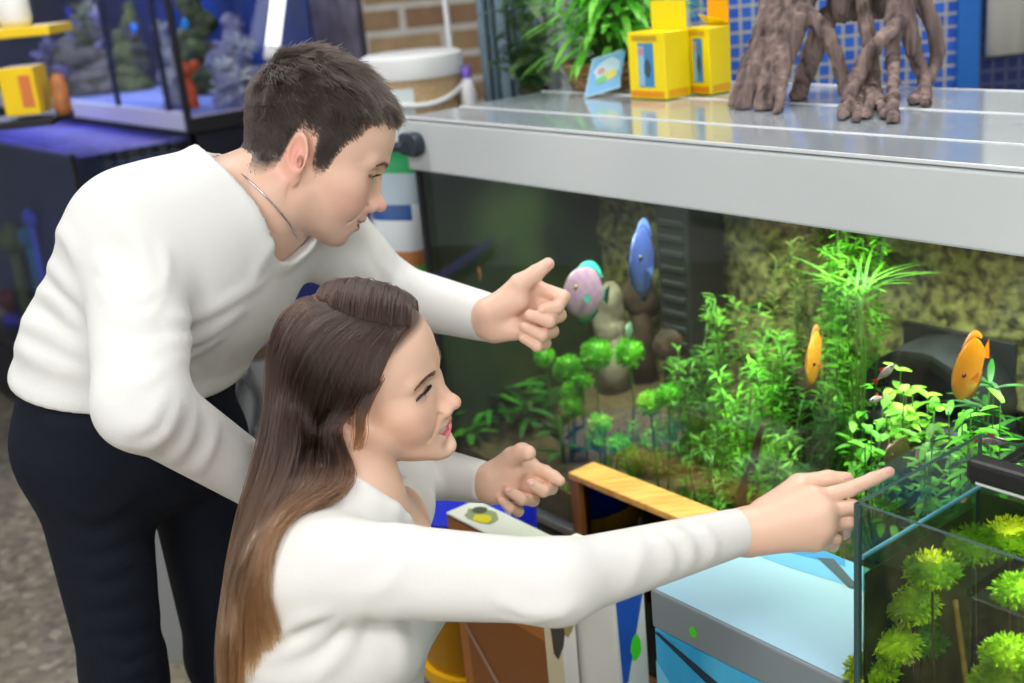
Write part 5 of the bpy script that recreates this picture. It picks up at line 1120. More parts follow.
# ---------------------------------------------------------------- on top of the hood
def build_top():
    # woven basket with the leafy plant
    c = onz(597, 88, ZH); c = c+TD*.055; R_ = .098
    o = empty('basket', c, 'round wicker basket at the back corner of the hood', 'basket'); wk = mat('wicker', rgb(150, 104, 62), .8, col2=rgb(206, 164, 116), scale=60, bump=1, bscale=90, stretch=(1, 1, 4)); b = B()
    for k in range(5):
        z = .006+k*.0085; rr = R_*(.90+.035*k); b.tube([c+np.array([rr*math.cos(a)+.0, rr*math.sin(a), z+.002*math.sin(a*14+PI*k)]) for a in np.linspace(0, 2*PI, 56, endpoint=False)], .0050, 6, closed=True)
    b.done('woven_wall', wk, o, smooth=True); b = B(); b.lathe([(.002, .001), (R_*.9, .001), (R_*.9, .007), (.002, .007)], c, 32, cap=False); b.done('base', wk, o)
    b = B(); b.tube([c+np.array([R_*1.06*math.cos(a), R_*1.06*math.sin(a), .047]) for a in np.linspace(0, 2*PI, 48, endpoint=False)], .0065, 8, closed=True); b.done('rim', wk, o, smooth=True)
    def bush(base, n, L, w, mt, lab, h, spread, name='potted_plant', pot=True, cen=None):
        o = empty(name, base, lab, 'plant'); b = B(); bs = B(); base = np.asarray(base, float)
        for k in range(n):
            a = random.random()*6.28; t = random.random(); q = base+np.array([math.cos(a)*spread*t, math.sin(a)*spread*t, h*random.uniform(.15, 1)]) ; q0 = base+np.array([math.cos(a)*.02, math.sin(a)*.02, .01])
            if k % 3 == 0: bs.tube(spline([q0, (q0+q)/2+UP*.02, q], 6), .0016, 5)
            leaf(b, q, (math.cos(a)*random.uniform(.5, 1.2), math.sin(a)*random.uniform(.5, 1.2), random.uniform(-.2, .9)), UP, L*random.uniform(.6, 1.15), w, 6, .55)
        b.done('leaves', mt, o, smooth=True); bs.done('stem', m_stem, o, smooth=True)
        if pot: b = B(); b.lathe([(.03, .0), (.038, .035), (.034, .036), (.001, .033)], base-UP*.003, 24); b.done('pot', mat('dark_soil_pot', rgb(50, 40, 32), .8), o, smooth=True)
        return o
    bush(c+np.array([-.0, 0, .012]), 520, .085, .017, leafmat('fresh_house_leaf', rgb(78, 190, 44), rgb(170, 245, 110)), 'bushy bright green plant growing in the wicker basket', .27, .115)
    # duller hanging plant behind
    c2 = W(531, 60, 2.78); c2[2] = 1.16
    bush(c2, 150, .06, .03, G6, 'dull grey green plant behind the left end of the hood', .36, .06, name='shrub_plant')
    r = empty('plant_stool', (c2[0], c2[1], 0), 'grey stool carrying the dull green plant behind the hood', 'stool'); b = B(); b.lathe([(.001, 1.135), (.11, 1.135), (.11, 1.157), (.001, 1.157)], (c2[0], c2[1], 0), 24, cap=False); b.done('seat', mat('grey_paint', rgb(120, 126, 130), .5), r)
    for k in range(4):
        a = PI/4+k*PI/2; b = B(); b.tube([(c2[0]+.08*math.cos(a), c2[1]+.08*math.sin(a), 1.14), (c2[0]+.11*math.cos(a), c2[1]+.11*math.sin(a), 0)], .011, 8); b.done('leg', MATS['grey_paint'], r, smooth=True)
    # picture card leaning on the basket
    p0, p1, p2, p3 = [W(x, y, k) for x, y, k in ((584, 95, 2.27), (620, 84, 2.27), (622, 46, 2.30), (592, 56, 2.30))]; mn = min(p0[2], p1[2]); dz = ZH+.0015-p0[2]; P = [q+UP*dz for q in (p0, p1, p2, p3)]
    r = empty('card', P[0], 'pale blue picture card leaning against the wicker basket', 'card'); n_ = nrm(np.cross(P[1]-P[0], P[3]-P[0])); n_ = n_ if n_ @ RC[:, 2] < 0 else -n_; b = B(); b.poly(P, -n_*.0016); b.done('card_stock', mat('pale_card', rgb(170, 206, 232), .4), r)
    b = B(); ux, uy = P[1]-P[0], P[3]-P[0]; ms = []
    for i, (cl, poly) in enumerate((((120, 176, 220), R4(.04, .04, .96, .96)), ((190, 218, 236), ring(.5, .62, .36, .26)), ((214, 210, 120), ring(.62, .42, .2, .14)), ((120, 190, 120), ring(.40, .34, .16, .1)), ((214, 150, 130), ring(.34, .58, .1, .08)))):
        b.poly([P[0]+ux*u+uy*v+n_*(.0006+.0003*i) for u, v in poly], mi=i); ms.append(mat('print_%02x%02x%02x' % cl, rgb(*cl), .4))
    b.done('printed_picture', ms, r)
    # two yellow hang-tab boxes
    ym = mat('yellow_card', rgb(255, 226, 6), .35); yo = mat('orange_yellow_card', rgb(248, 176, 20), .4)
    def ybox(pl, pm, pr, h, lab, tab, orient):
        """three ground corners seen by the camera: left, middle (nearest) and right"""
        a, m, q = [onz(x, y, ZH+.0015) for x, y in (pl, pm, pr)]; u = a-m; v = q-m; v = v-nrm(u)*np.dot(v, nrm(u)); r = empty('carton', m, lab, 'box', 'yellow hang-tab boxes')
        b = B(); b.poly([m, a, a+v, m+v], UP*h); bmesh.ops.bevel(b.bm, geom=b.bm.edges[:], offset=.0015, segments=1, affect='EDGES'); b.done('carton_body', ym, r)
        # tab at the back
        w0, w1 = (a+v*.98, m+v*.98); t0 = w0+(w1-w0)*.0; b = B(); b.poly([w0+(w1-w0)*.05+UP*h, w1-(w1-w0)*.02+UP*h, w1-(w1-w0)*.02+UP*(h+tab), w0+(w1-w0)*.05+UP*(h+tab)], -v*.02); tb = b.done('hang_tab', ym if orient else yo, r)
        n1 = nrm(np.cross(u, UP)); n1 = n1 if n1 @ v < 0 else -n1
        b = B(); ms = []
        for i, (cl, poly) in enumerate((((240, 150, 20), R4(.05, .03, .96, .12)), ((70, 140, 190), R4(.30, .18, .72, .84)) , ((150, 196, 220), R4(.55, .20, .71, .80)), ((60, 86, 100), ring(.47, .46, .09, .14)), ((200, 150, 170), ring(.62, .72, .07, .07)), ((200, 160, 40), R4(.2, .88, .85, .95)))):
            b.poly([m+u*x+UP*h*z+n1*(.0005+.0003*i) for x, z in poly], mi=i); ms.append(mat('print_%02x%02x%02x' % cl, rgb(*cl), .4))
        b.done('printed_front', ms, r)
        b = B(); vv = nrm(v); n2 = nrm(np.cross(vv, UP)); n2 = n2 if n2 @ u < 0 else -n2
        b.poly([m+v*x+UP*h*z+n2*.0006 for x, z in R4(.1, .04, .9, .14)]); b.done('printed_side', yo, r)
        return tb, w0, w1, v, h
    k = proj(onz(660, 100, ZH))[2]
    ybox((630.5, 98), (667, 100), (688, 95), 62*k/FPX/.95, 'yellow hang-tab box with picture window, nearest to the wicker basket', 28*k/FPX, True)
    k2 = proj(onz(710, 95, ZH))[2]
    tb, w0, w1, v, h = ybox((689, 93.5), (711, 95), (731, 91), 62*k2/FPX/.95, 'yellow hang-tab box with open flap, next to the driftwood root', 28*k2/FPX, False)
    b = B(); b.poly([w0+UP*h, w1+UP*h, w1+UP*(h+.012)-v*.45, w0+UP*(h+.020)-v*.45], UP*.001); b.done('open_flap', ym, tb)
    # driftwood root with many legs
    DK = 1.98
    def dp(x, y, k=DK): return W(x, y, k)
    legs = [([(806, -40, 1.99), (790, 20, 1.96), (774, 70, 1.94), (763, 107, None)], [30, 24, 17, 14]), ([(786, -40, 2.0), (764, 30, 1.99), (745, 75, 1.985), (731, 104, None)], [22, 15, 10, 8]), ([(794, -20, 1.97), (764, 45, 1.955), (750, 85, 1.95), (742, 106, None)], [20, 14, 11, 9]),
            ([(796, 0, 1.96), (776, 60, 1.945), (760, 100, None)], [16, 11, 7]), ([(800, 20, 1.94), (784, 70, 1.935), (777, 111, None)], [13, 9, 6]),
            ([(798, 4, 1.95), (822, 28, 1.93), (838, 58, 1.93), (844, 84, 1.95), (853, 102, None)], [13, 10, 9, 9, 7]), ([(826, 20, 2.05), (808, 66, 2.06), (797, 97, None)], [16, 13, 10]), ([(858, -40, 1.96), (866, 20, 1.94), (872, 60, 1.93), (876, 85, 1.93), (884, 114, None)], [13, 10, 8, 7, 6]),
            ([(900, 22, 1.90), (874, 48, 1.89), (856, 78, 1.89), (843, 115, None)], [9, 10, 9, 8]), ([(886, -40, 1.93), (892, 20, 1.92), (893, 60, 1.91), (893, 118, None)], [13, 11, 9, 8]), ([(868, 62, 1.93), (860, 90, 1.93), (857, 117, None)], [9, 7, 6]), ([(898, -40, 1.93), (906, 10, 1.92), (914, 50, 1.93), (924, 78, 1.95), (925, 102, None)], [15, 12, 10, 9, 7]),
            ([(912, -20, 1.99), (930, 20, 2.0), (938, 50, 2.01), (928, 80, 1.99), (914, 100, None)], [13, 11, 9, 8, 7]), ([(872, 84, 1.93), (868, 114, None)], [7, 6])]
    prims = []
    for pts, rad in legs:
        Q = [];
        for x, y, k in pts: Q.append(onz(x, y, ZH+.006) if k is None else W(x, y, k))
        Q = np.array(Q); Q[-1] += nrm(Q[-1]-Q[-2])*np.array([.4, .4, 1])*.035; rr = np.array(rad)*proj(Q)[:, 2]/FPX*.74; m = 4*(len(Q)-1)+1; Qs = spline(Q, m); Rs = np.interp(np.linspace(0, len(Q)-1, m), range(len(Q)), rr)
        prims += [(a, b_, r1, r2) for a, b_, r1, r2 in zip(Qs, Qs[1:], Rs, Rs[1:])]
    prims += [(W(790, -60, 2.0), W(900, -60, 1.96), .055, .055), (W(795, -30, 2.0), W(870, -25, 2.0), .045, .04), (W(845, 5, 2.02), W(880, 0, 2.0), .030, .03)]
    def F(p):
        d = None
        for a, b_, r1, r2 in prims: e = cap(p, a, b_, r1, r2); d = e if d is None else smin(d, e, .004)
        return np.maximum(d, ZH+.001-p[:, 2])
    al = np.array([q for pr in prims for q in pr[:2]]); V, Q = surface(F, np.maximum(al.min(0)-.07, [-9, -9, ZH-.02]), al.max(0)+.07, .0034)
    nn = np.array([(.5-abs(noise.noise(Vector(v*np.array([105, 105, 9])))))*.0070-.0025+noise.noise(Vector(v*np.array([170, 170, 40])))*.0026+noise.noise(Vector(v*np.array([30, 30, 20])))*.0035 for v in V]); V = V+gradF(F, V, .002)*nn[:, None]; V[:, 2] = np.maximum(V[:, 2], ZH+.001)
    tagit(mesh_obj('driftwood_root', V, Q, m_wood), 'grey brown mangrove root with many legs standing on the hood', 'driftwood')
# ---------------------------------------------------------------- behind
def build_back():
    # grey counter behind the man
    ax = nrm((1, .10, 0)); ay = np.array([-ax[1], ax[0], 0]); c0 = onz(120, 672, 0); zt = .715
    M = frame_M((c0[0]-.05, c0[1], 0), ax, ay); Lc = .74
    r = empty('counter', c0, 'grey sales counter behind the man', 'counter'); gm = mat('grey_laminate', rgb(150, 153, 155), .5, col2=rgb(140, 143, 146), scale=3)
    b = B(); b.box((Lc/2, .25, zt/2), (Lc, .5, zt), M, .004); b.done('counter_body', gm, r)
    b = B(); b.box((Lc/2, .245, zt+.015), (Lc+.02, .53, .03), M, .004); b.done('worktop', mat('brown_edge', rgb(84, 66, 52), .5), r)
    b = B(); b.box((Lc/2, -.015, zt+.045), (Lc, .02, .022), M, .006); b.done('light_strip', mat('violet_strip', rgb(120, 90, 200), .3, emit=rgb(120, 90, 220), estr=.05), r)
    b = B(); q = [W(x, y, 2.72) for x, y in ((240, 380), (236, 400), (239, 425), (246, 443), (254, 425), (256, 400), (250, 384), (243, 378))]; q = spline(q+[q[0]], 40)
    o = empty('hose', q[0], 'dark looped hose hanging on the grey counter', 'hose')
    pl = np.array(c0)-ay*.022; q = [onplane(*proj(p)[:2], pl, ay) for p in q]; b.tube(q[:-1], .0065, 8, closed=True); b.done('loop', mat('dark_hose', rgb(70, 74, 80), .5), o, smooth=True)
    kn = onplane(240, 371, pl, ay); b = B(); b.ico(kn, .016, 3); b.done('knob', mat('pale_grey_knob', rgb(170, 178, 186), .4), o, smooth=True); b = B(); b.tube([q[20], q[20]-UP*.10+ax*.01, q[20]-UP*.22], .006, 8); b.done('tail', MATS['dark_hose'], o, smooth=True)
    # feed bag
    k = 2.52; P = [W(x, y, k) for x, y in ((379, 276), (430, 276), (424, 150), (388, 150))]; ux = nrm(P[1]-P[0]); wd = np.linalg.norm(P[1]-P[0]); zb, ztp = zt+.03, W(405, 150, k)[2]; h = ztp-zb; c = (P[0]+P[1])/2; dn = np.cross(ux, UP)
    r = empty('feed_bag', (c[0], c[1], zb), 'upright white, green and yellow feed bag behind the left end of the tank', 'bag'); b = B(); rows = []
    for i in range(13):
        t = i/12; dep = .045*math.sin(PI*min(1, .15+t*.85))**.6*(1-t**3)+.004; z = zb+h*t; ww = wd*.5*(1.02-.08*t)
        rows.append([np.array([c[0], c[1], z])+ux*ww*math.cos(a)*abs(math.cos(a))**-.4*.98*(abs(math.cos(a))**.0+0)-dn*0+np.cross(UP, ux)*dep*math.sin(a) if abs(math.cos(a)) > .02 else np.array([c[0], c[1], z])+np.cross(UP, ux)*dep*math.sin(a) for a in np.linspace(0, 2*PI, 25)])
    b.grid(rows); bands = [((250, 200, 20), 0, .36), ((96, 200, 90), .36, .42), ((196, 132, 76), .42, .485), ((222, 228, 232), .485, .70), ((40, 84, 150), .70, .725), ((176, 192, 204), .725, .90), ((222, 228, 232), .90, .945), ((20, 160, 90), .945, 1.01)]
    ms = [mat('print_%02x%02x%02x' % cl, rgb(*cl), .4) for cl, _, _ in bands]; o = b.done('bag_body', ms, r, smooth=True)
    for p in o.data.polygons:
        t = ((o.matrix_basis @ p.center).z-0-zb)/h if False else (p.center.z-zb)/h
        for i, (_, a, b_) in enumerate(bands):
            if a <= t < b_: p.material_index = i
    b = B(); b.box((0, 0, 0), (wd*.94, .006, .02), frame_M((c[0], c[1], ztp+.006), ux, np.cross(UP, ux)), .002); b.done('sealed_top', mat('print_14a05a', rgb(20, 160, 90), .4), r)
    # navy crate on the counter
    q = onplane(325, 300, c0+ay*.2, ay); r = empty('crate', (q[0], q[1], zt+.03), 'navy plastic crate on the grey counter behind the raised arm', 'crate'); nv = mat('navy_plastic', rgb(22, 34, 96), .4)
    Mq = frame_M((q[0], q[1], zt+.03), ax, ay); b = B(); b.box((0, 0, .006), (.26, .22, .012), Mq, .003); b.done('base', nv, r)
    for sx, sy, px, py in ((.26, .012, 0, .105), (.26, .012, 0, -.105), (.012, .20, .124, 0), (.012, .20, -.124, 0)): b = B(); b.box((px, py, .10), (sx, sy, .18), Mq, .003); b.done('side', nv, r)
    # shelf and white bucket
    k = 2.95; p = W(412, 100, k); zs = 1.035; r = empty('shelf_unit', (p[0]+.03, p[1]+.05, 0), 'white shelf unit under the feed bucket', 'shelf')
    b = B(); b.box((p[0]+.04, p[1]+.08, zs-.012), (.34, .32, .024), None, .003); b.done('shelf_board', m_white, r)
    for sx in (-.155, .155):
        for sy in (-.14, .14): b = B(); b.box((p[0]+.04+sx, p[1]+.08+sy, (zs-.024)/2), (.025, .025, zs-.024), None, .002); b.done('leg', m_white, r)
    c = np.array([p[0]+.005, p[1]+.06, zs]); R_ = .128; r = empty('bucket', c, 'white lidded bucket of tan feed behind the left end of the hood', 'bucket'); ztop = W(415, 75, k)[2]-zs
    b = B(); b.lathe([(.001, 0), (R_*.86, 0), (R_*.88, .01), (R_*.96, ztop), (.001, ztop)], c, 40, cap=False); b.done('bucket_body', mat('clear_tan_feed', rgb(206, 178, 140), .4, col2=rgb(186, 154, 112), scale=120), r, smooth=True, angle=40)
    b = B(); b.lathe([(.001, ztop-.004), (R_*1.0, ztop-.004), (R_*1.02, ztop+.01), (R_*1.0, ztop+.045), (R_*.9, ztop+.052), (.001, ztop+.05)], c, 40, cap=False); ld = b.done('lid', m_white, r, smooth=True, angle=40)
    b = B(); b.tube([c+np.array([R_*1.04*math.cos(a), R_*1.04*math.sin(a), ztop-.01-.055*math.sin(PI*(a-3.6)/2.6)]) for a in np.linspace(3.6, 6.2, 18)], .007, 8); b.done('handle', m_white, r, smooth=True)
    b = B(); rows = [[c+np.array([R_*(.885+.07*t)*math.cos(a)*1.012, R_*(.885+.07*t)*math.sin(a)*1.012, ztop*t]) for t in (.08, .5, .88)] for a in np.linspace(3.75, 4.75, 12)]; b.grid(rows); b.done('paper_label', mat('pale_label', rgb(214, 224, 226), .5), r, smooth=True)
    # white pole
    p = W(445, 0, 3.3); q = W(452, 60, 3.3); dr = (q-p)/(p[2]-q[2]); b = B(); b.tube([p-dr*.9, q+dr*(q[2])], .0085, 10); tagit(b.done('pole', m_white, smooth=True), 'thin white pole leaning before the brick wall', 'pole')
    b = B(); b.tube([(q+dr*(q[2]-.0))+UP*0, q+dr*(q[2]-.05)], .012, 10); tip = b.done('tip', m_rubber, bpy.data.objects['pole'], smooth=True)
    # small purple and white bottle next to the bucket
    c = np.array([p[0], p[1], 0])*0+np.array([*(W(468, 90, 2.95)[:2]), zs]); r = empty('bottle', c, 'small white bottle with purple cap beside the feed bucket', 'bottle'); h = W(468, 78, 2.95)[2]-zs
    b = B(); b.lathe([(.018, 0), (.02, .004), (.02, h*.8), (.012, h), (.001, h)], c, 20, cap=False); b.done('bottle_body', m_white, r, smooth=True); b = B(); b.lathe([(.012, h), (.012, h+.03), (.001, h+.03)], c, 20, cap=False); b.done('cap', mat('purple_plastic', rgb(120, 90, 190), .4), r, smooth=True)
    # blue grid panel with its post, white cloth, right background
    k = 2.75; gp = brickmat('blue_grid', rgb(28, 84, 190), rgb(40, 100, 205), rgb(176, 174, 160), 1.0, .029, .029, .0034, off=0, bump=.2)
    p0, p1 = W(690, 60, k), W(955, 60, k); ux = nrm((p1-p0)*[1, 1, 0]); uy = np.array([-ux[1], ux[0], 0]); w = np.linalg.norm(p1-p0)
    o = empty('grid_panel', (p0+p1)/2*np.array([1, 1, 0]), 'blue grid panel standing behind the driftwood root', 'panel'); o.rotation_euler.z = math.atan2(ux[1], ux[0])
    def pan(nm, x0, x1, z0, z1, m, th=.02, dy=0):
        b = B(); b.box(((x0+x1)/2, dy, (z0+z1)/2), (x1-x0, th, z1-z0), None, .002); q = b.done(nm, m); q.location = (p0[0], p0[1], 0); q.rotation_euler.z = math.atan2(ux[1], ux[0]); put(q, o); return q
    sx = w/(955-690); pan('grid', .0, w, .02, 2.3, gp); pan('post', w-.005, w+.045, 0, 2.4, mat('blue_post', rgb(24, 104, 190), .4), .05); pan('post', -.04, .0, 0, 2.4, mat('pale_post', rgb(200, 206, 214), .5), .05)
    pan('lower_grid', w+.045, w+.55, .02, 2.3, brickmat('navy_grid', rgb(20, 38, 92), rgb(26, 50, 110), rgb(70, 80, 110), 1.0, .03, .03, .004, off=0, bump=.2))
    b = B(); cz = W(990, 57, k-.06)[2]; rows = []
    for i in range(40):
        t = i/39; x = w+.055+.42*t; rows.append([p0*np.array([1, 1, 0])+ux*x-uy*(.035+.012*math.sin(t*19)+.004*math.sin(t*47))+UP*z for z in (cz, cz+.3, 2.25)])
    b.grid(rows); cl = b.done('cloth', mat('white_cloth', rgb(222, 222, 214), .9), smooth=True); md = cl.modifiers.new('thick', 'SOLIDIFY'); md.thickness = .003; tagit(cl, 'white cloth hanging to the right of the blue post', 'cloth')
    # pale grey curtain behind the plant and yellow boxes
    k = 3.05; a, b_ = W(540, 30, k), W(735, 30, k); b = B(); rows = []; u2 = nrm((b_-a)*[1, 1, 0]); v2 = np.array([-u2[1], u2[0], 0]); ww = np.linalg.norm(b_-a)
    for i in range(90): t = i/89; rows.append([a*np.array([1, 1, 0])+u2*ww*t+v2*(.02*math.sin(t*46)+.008*math.sin(t*101))+UP*z for z in (.05, 1.2, 2.4)])
    b.grid(rows); o = b.done('curtain', mat('pale_grey_curtain', rgb(214, 218, 224), .85, col2=rgb(196, 200, 208), scale=8, stretch=(4, 4, .3)), smooth=True); md = o.modifiers.new('thick', 'SOLIDIFY'); md.thickness = .004; tagit(o, 'pale grey curtain behind the plant and yellow boxes', 'curtain')
# ---------------------------------------------------------------- marine tanks at the left
def build_reef():
    k = 3.55; C = W(187, 117, k); zb = C[2]; Mr = frame_M(C*np.array([1, 1, 0]), TL, TD)   # corner of the upper tank
    bl = mat('blue_tank_back', rgb(6, 52, 130), .6, col2=rgb(4, 28, 84), scale=3)
    r = empty('reef_aquarium', C-TL*.6+TD*.2, 'blue lit coral aquarium in the upper left', 'aquarium')
    Lr, Dr, zt = 2.2, .46, zb+.62
    def rb(b, s0, s1, d0, d1, z0, z1, bev=0): b.box(((s0+s1)/2, (d0+d1)/2, (z0+z1)/2), (s1-s0, d1-d0, z1-z0), Mr, bev)
    P3 = lambda s, d, z: np.array((Mr @ Vector((s, d, z)))[:])
    b = B(); rb(b, -Lr, 0, 0, .008, zb, zt); b.done('front_glass', m_glass, r); b = B(); rb(b, -.008, 0, .008, Dr, zb, zt); b.done('side_glass', m_glass, r)
    b = B(); rb(b, -Lr, 0, Dr-.01, Dr, zb, zt); b.done('back_panel', bl, r); b = B(); rb(b, -Lr, -Lr+.01, .008, Dr-.01, zb, zt); b.done('end_panel', bl, r)
    b = B(); rb(b, -Lr, .0, -.004, .012, zb-.045, zb+.012, .003); b.done('front_rim', mat('pale_rim', rgb(206, 206, 214), .4), r)
    b = B(); rb(b, -.013, .004, -.006, .013, zb-.05, zt, .002); b.done('corner_seam', m_black, r)
    for s in (-.55, -.14): b = B(); rb(b, s, s+.016, -.003, .012, zb, zt, .002); b.done('corner_seam', mat('navy_seam', rgb(10, 22, 60), .5), r)
    b = B(); rb(b, -Lr, 0, .008, Dr-.01, zb-.04, zb-.0, .002); b.done('base', mat('violet_white_sand', rgb(190, 176, 214), .9, col2=rgb(158, 146, 186), scale=60, bump=.6), r)
    b = B(); rb(b, .0, .012, -.002, Dr, zb-.05, zb-.004, .002); b.done('side_rim', m_black, r)
    b = B(); rb(b, -Lr, 0, -.006, Dr, zt, zt+.09, .004); b.done('hood', mat('navy_hood', rgb(16, 20, 40), .5), r)
    b = B(); rb(b, -Lr+.01, -.009, .009, Dr-.011, zb, zt-.03); b.done('water', tintmat('blue_water', (.82, .90, 1.0)), r)
    # stand
    r2 = empty('cabinet', P3(-.7, .3, 0), 'dark cabinet under the coral aquarium', 'cabinet'); b = B(); rb(b, -Lr, 0, .02, Dr, 0, zb-.05, .004); b.done('cabinet_body', mat('dark_navy_cabinet', rgb(18, 20, 34), .5), r2); b = B(); rb(b, -.7, -.02, .004, .02, .06, zb-.1, .003); b.done('door', MATS['dark_navy_cabinet'], r2)
    # live rock and corals
    def coral(x, y, h_px, w_px, dd, cols, lab, nb=7, base=None):
        p = onplane(x, y, np.array(P3(0, dd, 0)), TD); kk = proj(p)[2]; H = h_px*kk/FPX; Wd = w_px*kk/FPX; p = np.array([p[0], p[1], zb-.002]); o = empty('coral', p, lab, 'coral', 'corals and live rock in the blue tank'); b = B()
        for i in range(nb):
            t = (i+.5)/nb; rr = Wd*.5*(1-.72*t)*random.uniform(.8, 1.15); q = p+UP*(H*t*.92)+RNG.normal(size=3)*np.array([Wd*.10, Wd*.06, 0]); b.ico(q, 1, 3, (max(rr, .02), max(rr, .02)*.8, H/nb*1.0))
        for v in b.bm.verts: w_ = v.co*30; n_ = noise.noise(w_)*.020+noise.noise(w_*2.7)*.012; v.co += Vector((n_, n_*.6, n_*.7)); v.co.z = max(v.co.z, zb+.0005)
        b.done('live_rock', mat('rock_'+cols[0], *REEF[cols[0]][:1], .9, col2=REEF[cols[0]][1], scale=26, bump=.8, bscale=50), o, smooth=True)
        for cc in cols[1:]:
            for i in range(5):
                b = B(); q = p+UP*(H*random.uniform(.25, .95))+np.array([random.uniform(-.35, .35)*Wd, -.3*Wd*random.random(), 0])
                for j in range(8): d = nrm(RNG.normal(size=3)+[0, -.3, .8]); b.tube([q, q+d*.02, q+d*.045], [.009, .007, .004], 6)
                b.done('polyp', mat('polyp_'+cc, REEF[cc][0], .7, col2=REEF[cc][1], scale=40), o, smooth=True)
    coral(98, 110, 92, 68, .20, ('brown', 'violet', 'olive'), 'tall brown coral mound in the middle of the blue tank', 8)
    coral(60, 108, 50, 34, .14, ('dim', 'violet'), 'low dark coral at the left of the tall mound', 5)
    coral(140, 110, 85, 40, .32, ('olive', 'dim'), 'olive coral column right of the tall mound', 7)
    coral(176, 108, 80, 24, .10, ('lilac', 'white'), 'slim lilac coral spire beside the black corner seam', 7)
    coral(212, 108, 120, 46, .36, ('olive', 'brown'), 'tall olive weed column behind the orange sponge', 9)
    coral(232, 106, 70, 46, .18, ('lilac', 'white'), 'pale branching coral right of the orange sponge', 6)
    coral(246, 107, 86, 42, .32, ('lilac', 'violet', 'white'), 'largest lilac coral at the right end of the blue tank', 8)
    # orange sponge
    p = onplane(192, 92, P3(0, .12, 0), TD); kk = proj(p)[2]; b = B(); b.tube(spline([np.array([p[0], p[1], zb]), p, onplane(186, 76, P3(0, .12, 0), TD), onplane(195, 64, P3(0, .12, 0), TD)], 9), [.016]*9, 8); b.tube(spline([onplane(188, 80, P3(0, .12, 0), TD), onplane(184, 70, P3(0, .12, 0), TD), onplane(181, 62, P3(0, .12, 0), TD)], 6), .012, 8); tagit(b.done('sponge', mat('orange_sponge', rgb(236, 80, 30), .7, col2=rgb(250, 110, 40), scale=40, bump=.5), smooth=True), 'orange red sponge in front of the olive weed by the corner seam', 'coral')
    for x, y, dd, lab, cl in ((134, 28, .22, 'small bright blue fish right of the tall coral mound', (30, 130, 240)), (185, 24, .2, 'cyan fish by the corner seam', (20, 170, 240)), (82, 48, .2, 'blue fish beside the top of the tall coral mound', (40, 80, 230)), (68, 12, .2, 'blue violet fish at the top left of the coral tank', (50, 60, 220))):
        discus(onplane(x, y, P3(0, dd, 0), TD), .038, TL*.9+TD*.1, lab, (rgb(*cl), rgb(*cl), rgb(*cl), (.02, .02, .02)), group='blue fish in the coral tank')
    # lower open tank before it
    zl = zb-.052; r3 = empty('sump_tank', P3(-.5, -.3, 0), 'low open tank of violet lit water in front of the coral aquarium', 'aquarium'); s0, s1, d0, d1 = -1.6, .0, -.36, -.012
    b = B(); rb(b, s0, s1, d0, d0+.008, .30, zl); b.done('front_glass', glassmat('plain_sump_glass', (.9, .93, .97), .45), r3); b = B(); rb(b, s1-.008, s1, d0+.008, d1, .30, zl); b.done('side_glass', m_glass, r3); b = B(); rb(b, s0, s1, d1, d1+.008, .30, zl); b.done('back_panel', MATS['dark_navy_cabinet'], r3)
    b = B(); rb(b, s0+.01, s1-.01, d0+.01, d1-.002, zl-.014, zl-.012); b.done('water_surface', mat('violet_lit_water', rgb(96, 92, 214), .12, spec=1.0, bump=.25, bscale=30, col2=rgb(50, 48, 140), scale=8), r3)  # violet light reflected by the water is painted into its colour
    b = B(); rb(b, s0+.01, s1-.01, d0+.12, d1-.02, .31, zl-.04); b.done('inner_box', mat('navy_inner', rgb(14, 30, 80), .5, col2=rgb(26, 50, 96), scale=5), r3)
    b = B(); rb(b, s0, s1, d0-.003, d0+.011, .27, .30, .002); b.done('base_trim', m_black, r3)
    for s in (-.012,): b = B(); rb(b, s, s+.014, d0-.003, d0+.012, .30, zl+.004, .002); b.done('corner_seam', m_black, r3)
    b = B(); rb(b, s0, s1+.002, d0-.002, d0+.012, zl-.012, zl, .002); b.done('top_rim', mat('violet_rim', rgb(74, 74, 150), .3), r3)
    r4 = empty('cabinet', P3(-.7, -.3, 0), 'dark plinth under the low violet lit tank', 'cabinet'); b = B(); rb(b, s0, s1, d0+.02, d1, 0, .27, .004); b.done('cabinet_body', MATS['dark_navy_cabinet'], r4); b = B(); rb(b, s0, s1, d0, d0+.02, .02, .26, .004); b.done('door', MATS['dark_navy_cabinet'], r4)
    # bits seen through the low tank's glass
    for x, y, dx, cl, lab in ((12, 240, 24, (84, 100, 60), 'murky green stone in the low tank left of the man'), (30, 218, 14, (70, 90, 220), 'blue violet coral blob in the low tank behind the back of the man'), (28, 236, 16, (40, 110, 150), 'teal coral blob under the blue violet one'), (8, 300, 16, (110, 50, 60), 'dull red stone at the left edge of the low tank'), (12, 320, 14, (60, 60, 200), 'small blue coral low at the left edge')):
        p = onplane(x, y, P3(0, d0+.10, 0), TD); kk = proj(p)[2]; b = B(); b.ico(p, dx*kk/FPX*.6, 3, (1, .8, 1.1))
        for v in b.bm.verts: v.co += (v.co-Vector(p))*noise.noise(v.co*40)*.3
        b.tube([np.array([p[0], p[1], .31]), p], dx*kk/FPX*.25, 8); tagit(b.done('coral_stone', mat('blob_%02x%02x%02x' % cl, rgb(*cl), .7), smooth=True), lab, 'coral')
    # yellow shelf with boxes at the far left
    k = 3.0; p = W(0, 36, k); r5 = empty('yellow_shelf', p, 'yellow shelf board in the top left corner', 'shelf'); yl = mat('shelf_yellow', rgb(244, 206, 10), .4); e0, e1 = W(-60, 36, k), W(50, 28, k); ux = nrm((e1-e0)*[1, 1, 0]); uy = np.array([-ux[1], ux[0], 0]); zs = W(25, 32, k)[2]; Ms = frame_M((e1[0], e1[1], zs), ux, uy); ll = .62
